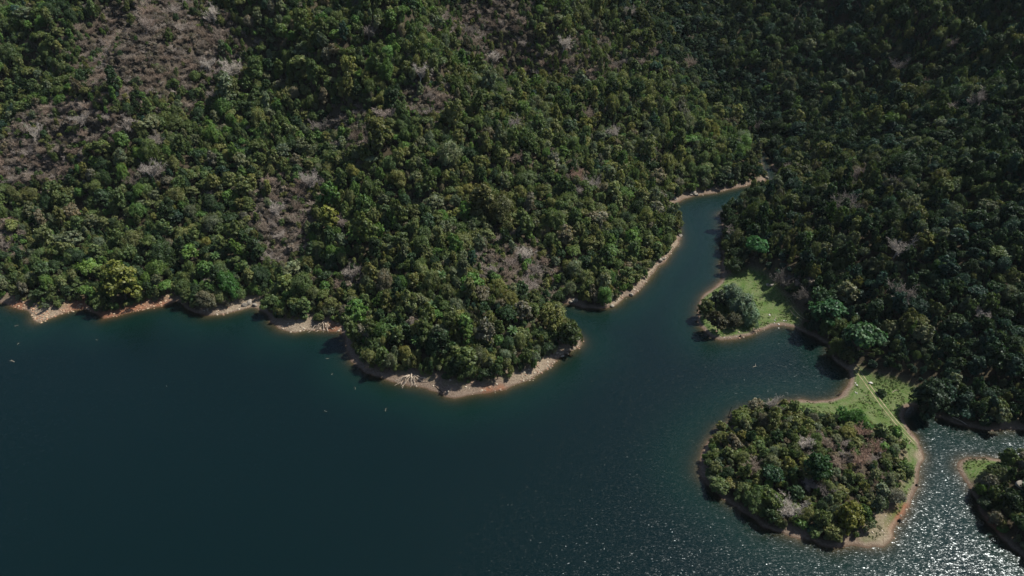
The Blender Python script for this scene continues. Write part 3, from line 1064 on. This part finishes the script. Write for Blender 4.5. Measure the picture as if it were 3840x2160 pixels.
for px, py, lab in PALMS:
    x, y = canopy_spot(px, py, 6)
    add_tree(x, y, 2.0, 0, (.062, .115, .035), 'green', 'palm_tree', lab)

# scatter the rest, big ones first
XA, XB, YA, YB = -400, 500, 95, 670
ncand = 0
for rad_lo, rad_hi, tries, fac in ((2.6, 4.0, 120000, .60), (5.0, 6.6, 800, 1.6), (3.8, 5.4, 4500, .78), (2.7, 3.8, 40000, .62), (1.9, 2.7, 120000, .56), (1.2, 1.9, 150000, .56)):
    X = XA + RS.rand(tries) * (XB - XA)
    Y = YA + RS.rand(tries) * (YB - YA)
    gx = np.clip(np.searchsorted(AX, X) - 1, 0, nx - 2)
    gy = np.clip(np.searchsorted(AY, Y) - 1, 0, ny - 2)
    D, Z, GM, BWv = GD[gy, gx], GZ[gy, gx], gm[gy, gx], bwg[gy, gx]
    RAD = rad_lo + RS.rand(tries) ** 1.5 * (rad_hi - rad_lo)
    low_scrub = np.where((Y < at(0, 1000)[1] + 3) & (X > 20) & (X < at(2390, 1150)[0]), .72, 1.0)
    edge_tier = tries == 120000
    RAD = RAD * np.where(Y > 260, .86, .93)
    if not edge_tier:
        RAD = RAD * low_scrub
    PX, PYy, DEP = proj(X, Y, Z + 5)
    TX, TY, _ = proj(X, Y, Z + RAD * 2.1)
    MX, MY, _ = proj(X, Y, Z + RAD * .9)
    shut = np.zeros(tries, bool)
    for poly in OPEN:
        shut |= inside(TX, TY, poly) | inside(MX, MY, poly)
    for hh in (.9, 1.6, 2.3, 3.0, 3.8):
        far = np.maximum(Z + RAD * hh - .8, 0) / math.tan(SUN_EL)
        QX, QY = X - math.sin(SUN_AZ) * far, Y - math.cos(SUN_AZ) * far
        qx, qy, _ = proj(QX, QY, .8 + 0 * QX)
        for poly in OPEN[:8 if hh < 3.5 else 2]:
            shut |= inside(qx, qy, poly)
    gap = vnoise(X, Y, 8, 61) * .6 + vnoise(X, Y, 17, 62) * .4
    ok = (gap > .22) & ~shut & (D > .3) & ((BWv < 0) & (D < 6) if edge_tier else (D > BWv + .25 * RAD)) & (GM < .4) & (PX > -330) & (PX < 3050) & (PYy > -260) & (PYy < 1640)
    patch = vnoise(X, Y, 70, 44) * .45 + vnoise(X, Y, 26, 41) * .35 + vnoise(X, Y, 10, 42) * .2
    patch = np.clip((patch - .5) * 1.5 + .5, 0, 1)
    for i in np.nonzero(ok)[0]:
        x, y, r = float(X[i]), float(Y[i]), float(RAD[i])
        if not free(x, y, r, fac):
            continue
        px, py = float(PX[i]), float(PYy[i])
        br, ol, gr = regions(px, py)
        if PY.random() < br * .9 or PY.random() < .012:
            if r > 3.0 and br > .3:
                r *= .72
            t = PY.choice([(.27, .225, .185), (.30, .255, .21), (.25, .20, .155), (.33, .29, .255), (.27, .21, .165)])
            f = .8 + .45 * PY.random()
            if PY.random() < .35:
                q = PY.choice([(.20, .165, .13), (.185, .16, .115), (.22, .185, .155)])
                add_tree(x, y, r * .85, NV - 1, tuple(c * f for c in q), 'brownish', 'broadleaf_tree', hs=.8)
            else:
                if br > .3:
                    r = max(r * 1.35, 2.0)
                add_tree(x, y, r, PY.randrange(6), tuple(c * f * 1.1 for c in t), 'grey', 'leafless_tree', hs=.85)
                CELL[(int(x // 10), int(y // 10))][-1] = (x, y, r * .62)
        else:
            if br > .3 and r > 2.2:
                r *= .65
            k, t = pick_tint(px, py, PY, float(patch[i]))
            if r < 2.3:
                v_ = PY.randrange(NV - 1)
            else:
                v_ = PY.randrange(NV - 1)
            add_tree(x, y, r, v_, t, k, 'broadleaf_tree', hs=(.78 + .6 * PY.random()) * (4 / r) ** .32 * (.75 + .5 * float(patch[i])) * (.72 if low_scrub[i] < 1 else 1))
# shrubs: understorey hugging the ground, thickest along the banks and under gaps
tries = 60000
X = XA + RS.rand(tries) * (XB - XA)
Y = YA + RS.rand(tries) * (YB - YA)
gx = np.clip(np.searchsorted(AX, X) - 1, 0, nx - 2)
gy = np.clip(np.searchsorted(AY, Y) - 1, 0, ny - 2)
D, Z, GM, BWv = GD[gy, gx], GZ[gy, gx], gm[gy, gx], bwg[gy, gx]
PX, PYy, DEP = proj(X, Y, Z + 1)
SHR = []
CELL2 = {}
for i in np.nonzero((D > .6) & (D > BWv + .6) & (GM < .35) & (PX > -150) & (PX < 2750) & (PYy > -80) & (PYy < 1560))[0]:
    x, y = float(X[i]), float(Y[i])
    edge = D[i] < BWv[i] + 9
    px, py = float(PX[i]), float(PYy[i])
    br, ol, gr = regions(px, py)
    margin = 1890 < px < 2090 and 670 < py < 850
    if not edge and not margin and PY.random() < .55 - .5 * min(br, 1):
        continue
    c = (int(x // (1.5 if edge else 2.2)), int(y // (1.5 if edge else 2.2)), edge)
    if c in CELL2:
        continue
    CELL2[c] = 1
    px, py = float(PX[i]), float(PYy[i])
    br, ol, gr = regions(px, py)
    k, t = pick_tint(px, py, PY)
    if PY.random() < br:
        q = .65 + .7 * PY.random()
        t = (.180 * q, .150 * q, .122 * q)
        k = 'brown'
    SHR.append(dict(x=x, y=y, z=float(ground(x, y)), r=.8 + (2.0 if margin else 1.5) * PY.random() ** 2, v=NV + PY.randrange(3), tint=t, c=k, rot=PY.random() * 6.28))

print("TREES", len(TREES), {k: sum(t['kind'] == k for t in TREES) for k in ('broadleaf_tree', 'leafless_tree', 'palm_tree')}, "SHRUBS", len(SHR))


# ------------------------------------------------------------------ turn spots into objects
def screen(t):
    px, py, dep = proj(t['x'], t['y'], t['z'] + t['r'])
    return px, py, t['r'] / dep * FPX


for t in TREES:
    t['px'], t['py'], t['ps'] = screen(t)
    t['in'] = -10 < t['px'] < 2586 and -10 < t['py'] < 1459


def instance_cloud(name, spots, protos, base_r, label, cat):
    """One object: a point per plant, a crown-and-trunk mesh placed on each by geometry nodes."""
    me = bpy.data.meshes.new(name)
    n = len(spots)
    me.vertices.add(n)
    me.vertices.foreach_set("co", np.array([(s['x'], s['y'], s['z'] - .15) for s in spots], np.float32).ravel())

    def put(nm, ty, field, arr):
        me.attributes.new(nm, ty, 'POINT').data.foreach_set(field, arr)
    put("which", 'INT', "value", np.array([s['v'] for s in spots], np.int32))
    put("tint", 'FLOAT_VECTOR', "vector", np.array([s['tint'] for s in spots], np.float32).ravel())
    put("turn", 'FLOAT_VECTOR', "vector", np.array([(0, 0, s['rot']) for s in spots], np.float32).ravel())
    put("size", 'FLOAT_VECTOR', "vector", np.array([(s['r'] / base_r(s['v']),) * 2 + (s['r'] / base_r(s['v']) * s.get('hs', 1),) for s in spots], np.float32).ravel())
    o = link(name, me)
    tag(o, label, cat, kind="stuff")
    pc = bpy.data.collections.new(name + "_kinds")
    for i, pm in enumerate(protos):
        pc.objects.link(bpy.data.objects.new("%s_%02d" % (name, i), pm))
    ng = bpy.data.node_groups.new(name, 'GeometryNodeTree')
    ng.interface.new_socket("Geometry", in_out='INPUT', socket_type='NodeSocketGeometry')
    ng.interface.new_socket("Geometry", in_out='OUTPUT', socket_type='NodeSocketGeometry')
    gi, go = ng.nodes.new("NodeGroupInput"), ng.nodes.new("NodeGroupOutput")
    ci = ng.nodes.new("GeometryNodeCollectionInfo")
    ci.inputs[0].default_value = pc
    ci.inputs[1].default_value = True
    ci.inputs[2].default_value = True
    ip = ng.nodes.new("GeometryNodeInstanceOnPoints")
    ip.inputs["Pick Instance"].default_value = True

    def named(nm, ty):
        a = ng.nodes.new("GeometryNodeInputNamedAttribute")
        a.data_type = ty
        a.inputs[0].default_value = nm
        return a.outputs[0]
    L = ng.links.new
    L(gi.outputs[0], ip.inputs["Points"])
    L(ci.outputs[0], ip.inputs["Instance"])
    L(named("which", 'INT'), ip.inputs["Instance Index"])
    er = ng.nodes.new("FunctionNodeEulerToRotation")
    L(named("turn", 'FLOAT_VECTOR'), er.inputs[0])
    L(er.outputs[0], ip.inputs["Rotation"])
    L(named("size", 'FLOAT_VECTOR'), ip.inputs["Scale"])
    L(ip.outputs[0], go.inputs[0])
    md = o.modifiers.new("planting", 'NODES')
    md.node_group = ng
    return o


def whole(i):
    """Crown and trunk of one variant as a single mesh for the forest mass."""
    c, t = CROWN[i], TRUNK[i]
    cv = np.empty(len(c.vertices) * 3, np.float32)
    c.vertices.foreach_get("co", cv)
    tv = np.empty(len(t.vertices) * 3, np.float32)
    t.vertices.foreach_get("co", tv)
    cf = np.empty(len(c.loops), np.int32)
    c.loops.foreach_get("vertex_index", cf)
    tf = np.empty(len(t.loops), np.int32)
    t.loops.foreach_get("vertex_index", tf)
    nc = len(c.vertices)
    f = np.concatenate([cf, tf + nc]).reshape(-1, 4)
    mi = np.concatenate([np.zeros(len(cf) // 4), np.ones(len(tf) // 4)])
    me = mesh_np("forest_tree", np.concatenate([cv, tv]).reshape(-1, 3), f, [M_LEAF, M_BARK], mi)
    a = np.empty(nc * 4, np.float32)
    c.attributes["tone"].data.foreach_get("color", a)
    color_attr(me, "tone", np.concatenate([a.reshape(-1, 4)[:, :3], np.ones((len(t.vertices), 3))]))
    return me


def choose(kind, limit):
    ts = [t for t in TREES if t['kind'] == kind]
    named_ = [t for t in ts if t['label']]
    rest = sorted([t for t in ts if not t['label'] and t['in']], key=lambda t: -t['ps'])
    one = named_ + rest[:max(0, limit - len(named_))]
    ids = set(map(id, one))
    return one, [t for t in ts if id(t) not in ids]


def region_of(px, py):
    if px > 2380 and py > 1135:
        return 'near right-hand spit', (2400, 1140, 2576, 1449)
    if 1740 < px < 2330 and py > 985:
        return 'round island', (1750, 1000, 2320, 1370)
    if px > 1700 and py < 1120 and (px > 1960 or (px - 1700) * 1.9 > (470 - py)):
        return 'right hillside', (1750, 300, 2576, 1090)
    if px > 860 and py > 560:
        return 'headland', (860, 560, 1710, 1000)
    return 'left hillside', (0, 0, 1700, 830)


def size_word(r):
    return 'large' if r > 3.8 else 'medium' if r > 2.9 else 'small' if r > 2.1 else 'very small'


SEEN = {}


def auto_label(t, noun):
    reg, (x0, y0, x1, y1) = region_of(t['px'], t['py'])
    u = min(max((t['px'] - x0) / (x1 - x0), 0), .999)
    v = min(max((t['py'] - y0) / (y1 - y0), 0), .999)
    base = '%s %s %s on the %s' % (size_word(t['r']), t['c'], noun, reg)
    for step in (5, 2, 1):                     # coarsest place within its stretch of land that still tells it apart
        lab = '%s, %d%% across from its left, %d%% down' % (base, round(u * 100 / step) * step, round(v * 100 / step) * step)
        if len(lab.split()) > 16:
            lab = lab.replace(' from its left', '')
        if lab not in SEEN:
            SEEN[lab] = 1
            return lab
    return lab


def plant_tree(name, t, crown, trunk, sc, cname, group, noun, cat):
    e = bpy.data.objects.new(name, None)
    e.empty_display_size = 1
    COL.objects.link(e)
    e.location = (t['x'], t['y'], t['z'] - .15)
    e.rotation_euler = (0, 0, t['rot'])
    e.scale = (sc, sc, sc * t.get('hs', 1))
    tag(e, t['label'] or auto_label(t, noun), cat, group)
    a = link(cname, crown, e)
    b = link('trunk', trunk, e)
    a['tint'] = [float(c) * (.95 if cat == 'bare tree' else 1) for c in t['tint']]
    b['tint'] = [float(c) for c in t['tint']]


SEEN.update({t['label']: 1 for t in TREES if t['label']})
one, rest = choose('broadleaf_tree', 300)
for t in one:
    plant_tree('broadleaf_tree', t, CROWN[t['v']], TRUNK[t['v']], t['r'] / SPEC[t['v']][1], 'crown', 'leafy trees of the lakeside forest', 'tree', 'tree')
instance_cloud('forest', rest, [whole(i) for i in range(NV)], lambda v: SPEC[v][1], "dense mixed green forest canopy covering the hillsides behind the nearest trees", "forest")
one, rest = choose('leafless_tree', 300)
for t in one:
    plant_tree('leafless_tree', t, BTWIG[t['v']], BTRUNK[t['v']], t['r'] / BSPEC[t['v']][0], 'crown', 'leafless trees in the forest', 'leafless tree', 'bare tree')
if rest:
    instance_cloud('dry_forest', rest, BJOIN, lambda v: BSPEC[v][0], "brown leafless dry-season woodland patches high on the slopes", "forest")
for t in [t for t in TREES if t['kind'] == 'palm_tree']:
    plant_tree('palm_tree', t, PALMC, PALMT, 1.0, 'fronds', 'palms in the forest', 'palm', 'palm')
instance_cloud('undergrowth', [dict(s, v=s['v'] - NV) for s in SHR], [CROWN[NV + i] for i in range(3)], lambda v: SPEC[v + NV][1], "low bushes and undergrowth between the trees and along the banks", "undergrowth")

# grass tufts on the open clearings
TUF = []
tries = 60000
X = at(1740, 900)[0] + RS.rand(tries) * (at(2560, 1150)[0] - at(1740, 900)[0] + 10)
Y = at(0, 1380)[1] + RS.rand(tries) * (at(0, 670)[1] - at(0, 1380)[1])
gx = np.clip(np.searchsorted(AX, X) - 1, 0, nx - 2)
gy = np.clip(np.searchsorted(AY, Y) - 1, 0, ny - 2)
RUT = np.minimum(*[seg_dist(X, Y, q, False)[0] for q in TRACKS])
den = vnoise(X, Y, 4, 71) * .6 + vnoise(X, Y, 1.5, 72) * .4
for i in np.nonzero((gm[gy, gx] > .5) & (GD[gy, gx] > 1.6) & (den > .52) & (RUT > 1.3))[0]:
    t = PY.choice([(.055, .125, .028), (.08, .14, .035), (.12, .13, .05), (.16, .145, .075), (.05, .10, .025)])
    TUF.append(dict(x=float(X[i]), y=float(Y[i]), z=float(ground(X[i], Y[i])) + .1, r=.18 + .35 * PY.random() ** 2, v=0, tint=t, rot=PY.random() * 6.28))


def tuft():
    rs = np.random.RandomState(5)
    v, f = [], []
    for k in range(26):
        a, q = rs.rand() * 6.28, rs.rand() * .8
        c = np.array([math.cos(a * 3) * q, math.sin(a * 3) * q, 0])
        d = np.array([math.cos(a), math.sin(a), 0]) * .35
        w = np.array([-math.sin(a), math.cos(a), 0]) * .09
        n0 = len(v)
        v += [c - w, c + w, c + d + w * .3 + np.array([0, 0, .7]), c + d - w * .3 + np.array([0, 0, .7])]
        f.append((n0, n0 + 1, n0 + 2, n0 + 3))
    me = mesh_np("tuft", np.array(v), np.array(f), [M_LEAF])
    color_attr(me, "tone", np.ones((len(v), 3)))
    return me


instance_cloud('grass', TUF, [tuft()], lambda v: 1.0, "short tufted green and straw-coloured grass on the open spit and neck", "grass")


# ------------------------------------------------------------------ rocks, driftwood, stumps
def rock_mesh(seed, m, flat=.65):
    import bmesh
    bm = bmesh.new()
    bmesh.ops.create_icosphere(bm, subdivisions=3, radius=1)
    rs = np.random.RandomState(seed)
    planes = rs.normal(size=(9, 3))
    planes /= np.linalg.norm(planes, axis=1)[:, None]
    offs = .62 + .3 * rs.rand(9)
    for v in bm.verts:
        p = np.array(v.co)
        for q, o in zip(planes, offs):
            dd = p @ q - o
            if dd > 0:
                p = p - q * dd * .9
        p *= 1 + rs.normal() * .012
        v.co = (p[0], p[1] * .8, p[2] * flat)
    me = bpy.data.meshes.new("rock")
    bm.to_mesh(me)
    bm.free()
    me.materials.append(m)
    return me


ROCKS = [rock_mesh(i, M_ROCK) for i in range(5)]
WROCKS = [rock_mesh(10 + i, M_WHITE, .55) for i in range(3)]


def rock(name, px, py, s, me, label, group=None, cat="rock", sink=.25):
    x, y, z = on_ground(px, py)
    z = max(z, -.15)
    o = link(name, me)
    o.location = (x, y, z + s * .65 * (.5 - sink))
    o.scale = (s, s * (.8 + .4 * PY.random()), s * (.8 + .3 * PY.random()))
    o.rotation_euler = (PY.random() * .4, PY.random() * .4, PY.random() * 6.28)
    tag(o, label, cat, group)


rock('boulder', 2190, 964, .95, WROCKS[0], "white boulder on the grass beside the wheel ruts")
for i, (px, py, s, lab) in enumerate([(1949, 806, .5, "pale stone at the top of the stony end of the spit's beach"), (1959, 816, .75, "largest pale stone on the beach of the grass spit"), (1959, 826, .55, "pale stone standing in the shallows off the grass spit"),
    (1972, 807, .5, "left of two pale stones on the grass near the short ruts"), (1977.5, 807, .45, "right of two pale stones on the grass near the short ruts"), (1948, 813, .45, "small pale stone at the grass edge left of the largest one"), (1936, 793, .8, "weathered pale stone alone on the open grass of the spit"),
    (1822, 849, .35, "small pale stone on the front beach of the grass spit"), (1852, 847, .3, "small stone just left of the dark stump on the spit"), (2152, 964, .5, "upper pale stone between the beach and the wheel ruts"), (2155.5, 969, .55, "second pale stone close below the upper one beside the ruts"),
    (2155, 989, .5, "lower right pale stone on the grass near the neck's beach"), (2151.5, 987, .45, "lower left pale stone on the grass near the neck's beach")]):
    rock('stone', px, py, s * .78, WROCKS[i % 3], lab, 'pale stones on the grass')
for i, (px, py, s, lab) in enumerate([(1445, 758, 1.8, "squarish grey boulder in the shady cove behind the headland"), (1436, 760, 1.2, "smaller grey boulder left of the squarish one in the cove"), (1660, 655, 1.8, "grey boulder at the foot of the channel's pale bank"), (1668, 652, 1.2, "small boulder above the grey one on the channel's pale bank"),
    (1588, 742, 1.3, "grey boulder lying apart in the water off the channel bank"), (1744, 486, 2.2, "largest boulder on the beach at the channel's bend"), (1752, 490, 1.4, "boulder beside the largest one at the channel's bend"), (1738, 490, 1.2, "small boulder left of the largest one at the channel's bend"),
    (1697, 500, 1.8, "pale boulder at the left end of the bend's beach"), (1928, 448, 1.4, "pale rock at the creek mouth"), (1540, 770, 1.2, "pale rock on the tip of the channel bank"), (1932, 718, 1.2, "left of two grey boulders in the shade behind the spit"), (1941, 718, 1.2, "right of two grey boulders in the shade behind the spit"),
    (628, 762, 1.8, "big pale rock on the left shore"), (615, 768, 1.6, "pale rock left of the big one on the left shore"), (640, 768, 1.4, "pale rock right of the big one on the left shore"), (1712, 594, 1.3, "pale rock at the top of the channel's steep bank"),
    (2571, 1224, 2.4, "pale pinkish rock among trees at the right edge"), (1890, 330, 1.6, "pale rock in the creek bed among the trees"), (1900, 352, 1.3, "rock lower in the creek bed")]):
    rock('boulder', px, py, s, ROCKS[i % 5], lab, 'boulders along the shore')

# loose rubble on the stony banks
RUB = []
for (px0, py0, px1, py1, n_, w_) in ((60, 782, 100, 808, 160, 6), (100, 808, 220, 778, 420, 7), (10, 768, 70, 781, 90, 4), (262, 802, 445, 760, 330, 5), (520, 792, 640, 772, 250, 7), (1310, 962, 1460, 870, 360, 5), (1560, 762, 1710, 605, 420, 5), (1690, 512, 1920, 458, 160, 4), (690, 825, 860, 834, 160, 6), (1790, 850, 2000, 822, 120, 4), (1100, 990, 1290, 978, 140, 8), (2210, 1370, 2310, 1220, 80, 6)):
    for i in range(n_):
        u = PY.random()
        x, y = at(px0 + (px1 - px0) * u, py0 + (py1 - py0) * u)
        x += PY.gauss(0, w_ * .5)
        y += PY.gauss(0, w_ * .6)
        d = shore_d(x, y)
        if d < -.8 or d > 9:
            continue
        g_ = PY.choice([(.36, .23, .15), (.46, .34, .23), (.34, .19, .12), (.42, .32, .22)] if px0 < 450 else [(.34, .28, .21), (.45, .39, .30), (.26, .21, .16), (.30, .20, .14)])
        RUB.append(dict(x=x, y=y, z=ground(x, y) + .15, r=.16 + .5 * PY.random() ** 3, v=PY.randrange(4), tint=g_, rot=PY.random() * 6.28))
M_RUB = simple("shore_rubble", (.2, .2, .2), (.4, .4, .4), 1.0, tint=True)
instance_cloud('shore_rubble', RUB, [rock_mesh(30 + i, M_RUB, .6) for i in range(4)], lambda v: 1.0, "loose pale stones scattered along the bare banks", "rubble")


def fallen_fan(px, py, L, n_, seed, label, spread=1.1):
    """A dead tree crown lying on the beach, limbs fanning down to the water."""
    x, y, z = on_ground(px, py)
    rs = np.random.RandomState(seed)
    e = bpy.data.objects.new('fallen_tree', None)
    COL.objects.link(e)
    e.location = (x, y, z)
    tag(e, label, 'fallen tree')
    tk = MB()
    p, d = bent((0, 1.5, .6), (0, -1, -.05), 2.2, rs, 3, .1)
    tk.tube(p, [.30, .28, .24, .2], 7)
    link('trunk', tk.mesh('trunk', M_DRIFT), e)
    for i in range(n_):
        a = -math.pi / 2 + (i / (n_ - 1) - .5) * 2 * spread + rs.normal() * .08
        b = MB()
        st = np.array([(i / (n_ - 1) - .5) * L * .55, rs.rand() * .8, .35 + .5 * rs.rand()])
        LL = L * (.75 + .4 * rs.rand())
        pts = [st]
        dd = np.array([math.cos(a), math.sin(a), .12])
        for k in range(5):
            dd = dd + rs.normal(size=3) * .13
            dd[2] -= .08
            q = pts[-1] + dd / np.linalg.norm(dd) * LL / 5
            gz = max(ground(x + q[0], y + q[1]), 0) - z + .10 + .25 * rs.rand()
            q[2] = max(q[2], gz) if k < 2 else gz + .15 * rs.rand()
            pts.append(q)
        b.tube(pts, np.linspace(.21, .08, 6), 5)
        for k in range(3):
            q0 = pts[2 + k]
            t2, _ = bent(q0, dd + np.array([rs.normal() * .6, rs.normal() * .6, .05]), L * .3, rs, 2, .15)
            b.tube(t2, [.10, .07, .04], 4)
        link('branch', b.mesh('branch', M_DRIFT), e)


fallen_fan(1034, 948, 6.0, 15, 3, "bleached fallen tree with limbs fanned over the headland's front beach")
fallen_fan(812, 817, 5.6, 9, 5, "bleached fallen tree reaching into the water at the left beach", .7)


def stick(name, px, py, L, ang, r, label, m=M_DRIFT, bend=.12, cat="driftwood", z=None, branches=0, group=None, tilt=0.0):
    x, y, g = on_ground(px, py)
    rs = np.random.RandomState(int(px * 7 + py))
    mb = MB()
    p, d = bent((-math.cos(ang) * L / 2, -math.sin(ang) * L / 2, 0), (math.cos(ang), math.sin(ang), tilt), L, rs, 6, bend)
    for q in p:
        q[2] = q[2] if tilt else max(min(q[2], .3), 0)
    mb.tube(p, np.linspace(r, r * .45, len(p)), 6)
    for i in range(branches):
        t2, _ = bent(p[2 + i % 4], (math.cos(ang + rs.normal()), math.sin(ang + rs.normal()), .5), L * .35, rs, 3, .2)
        mb.tube(t2, np.linspace(r * .6, r * .2, len(t2)), 5)
    me = mb.mesh(name, m)
    o = link(name, me)
    o.location = (x, y, (max(g, 0.0) + r * .5) if z is None else z)
    tag(o, label, cat, group)


for px, py, L, a, r, lab, br_ in [(54, 941, 3.2, 2.0, .16, "white forked branch floating at the far left of the lake", 3), (45, 826, 2.6, -.2, .12, "pale stick floating nearest the left stony point", 0), (57, 883, 2.0, -.9, .10, "pale stick floating between the stony point and the forked branch", 0),
    (825, 912, 2.2, -.7, .14, "pale floating stick left of the headland", 0), (837, 950, 1.5, 1.4, .09, "thin stick below the pale one left of the headland", 0), (897, 986, 1.6, 1.3, .08, "thin upright-looking stick off the headland's lower left", 0), (250, 873, 1.2, -.8, .08, "tiny pale stick alone off the reddish bank", 0), (434, 1010, 1.2, -.6, .08, "tiny pale stick in the open water at left", 0),
    (826, 1069, 1.6, -.8, .10, "small floating stick in the open lake", 0), (973, 1049, 1.8, 1.4, .10, "small floating stick below the headland", 0), (1897, 950, 3.4, -.5, .13, "curved pale branch sticking out of the bay water", 1)]:
    stick('floating_branch', px, py, L * .85, a, r * .75, lab, branches=br_, z=.05, group='branches floating in the lake', bend=.25)
for px, py, L, a, r, lab, m_, br_ in [(2109, 993, 2.4, .6, .22, "dark driftwood stump with pale snags at the neck's beach", M_DARKW, 5), (2251, 985, 3.0, .5, .14, "pale log lying on the grassy neck near the trees", M_DRIFT, 0), (2182, 995, 1.8, .1, .09, "thin pale stick left of the ruts on the neck", M_DRIFT, 0), (2289, 1113, 2.4, .8, .14, "pale log on the grass right beside the end of the ruts", M_DRIFT, 0),
    (2414, 1058, 5.5, -.75, .22, "long pale fallen log in the shade of the right shore", M_DRIFT, 1), (1108, 978, 5.5, -.55, .16, "dark wavy log lying along the headland's front beach", M_DARKW, 0), (2423, 1189, 4.2, -1.0, .09, "long thin branch on the near spit's bare edge", M_DRIFT, 0), (735, 822, 3.2, 1.2, .14, "bent pale branch on the beach left of the fallen tree", M_DRIFT, 3),  # the dark wavy strip is added as the shadow of an erosion step
    (785, 815, 3.5, 1.5, .15, "pale upright-lying branch just left of the fallen tree", M_DRIFT, 2), (590, 782, 4.0, .3, .12, "pale log on the grey bank of the left shore", M_DRIFT, 1), (570, 788, 3.2, .2, .10, "lower pale log on the grey bank of the left shore", M_DRIFT, 0), (1952, 800, 2.2, 1.0, .08, "thin pale branch on the spit grass above the stones", M_DRIFT, 1)]:
    stick('driftwood_or_shadow_strip', px, py, L, a, r, lab, m_, branches=br_, group='driftwood on the banks')

# the thin dead trunk standing in the lake
x, y = at(1833, 1046)
mb = MB()
mb.tube([(0, 0, -1.5), (.05, 0, 1), (.2, 0, 3), (.3, .05, 4.6)], [.16, .14, .11, .06], 7)
mb.tube([(.1, 0, 2), (.4, .1, 2.6)], [.06, .03], 5)
o = link('dead_trunk', mb.mesh('dead_trunk', M_DARKW))
o.location = (x, y, 0)
tag(o, "thin dark dead trunk standing upright in the water left of the island", "dead tree")


def stump(px, py, s, lab, seed):
    x, y, z = on_ground(px, py)
    rs = np.random.RandomState(seed)
    mb = MB()
    mb.tube([(0, 0, -.2), (.03, 0, .3), (.1, .05, .8), (.12, .05, .82)], [.55, .38, .34, .02], 9)
    for i in range(6):
        a = i * 1.05 + rs.rand() * .4
        mb.tube([(0, 0, .25), (.5 * math.cos(a), .5 * math.sin(a), .1), (1.0 * math.cos(a), 1.0 * math.sin(a), -.15)], [.2, .13, .05], 5)
    o = link('tree_stump', mb.mesh('tree_stump', M_DARKW))
    o.location = (x, y, z)
    o.scale = (s, s, s)
    tag(o, lab, 'stump', 'dark stumps on the banks')


stump(1862, 847, 1.0, "dark stump on the front beach of the grass spit", 1)
stump(2305, 1221, .8, "dark stump on the island's right bank, higher up", 2)
stump(2262, 1311, 1.1, "dark stump on the reddish bank near the island's sandy tip", 3)


# ------------------------------------------------------------------ thin air haze between the drone and the hills
m, nt = mat("thin_haze")
n = N(nt)
out = n("OutputMaterial")
pv = n("VolumePrincipled")
pv.inputs["Color"].default_value = (.76, .90, .96, 1)
pv.inputs["Density"].default_value = 2.2e-5
n.l(pv.outputs[0], out.inputs["Volume"])
x0, x1, y0, y1, z0, z1 = -6400, 6400, -6400, 6400, -12, 330
bv = [(a, b, c) for c in (z0, z1) for b in (y0, y1) for a in (x0, x1)]
bf = [(0, 2, 3, 1), (4, 5, 7, 6), (0, 1, 5, 4), (2, 6, 7, 3), (0, 4, 6, 2), (1, 3, 7, 5)]
hz = link("haze", mesh_np("haze", bv, bf, [m]))
tag(hz, "thin bluish air haze over the lake and hills", "haze", kind="stuff")
cy.volume_bounces = 0
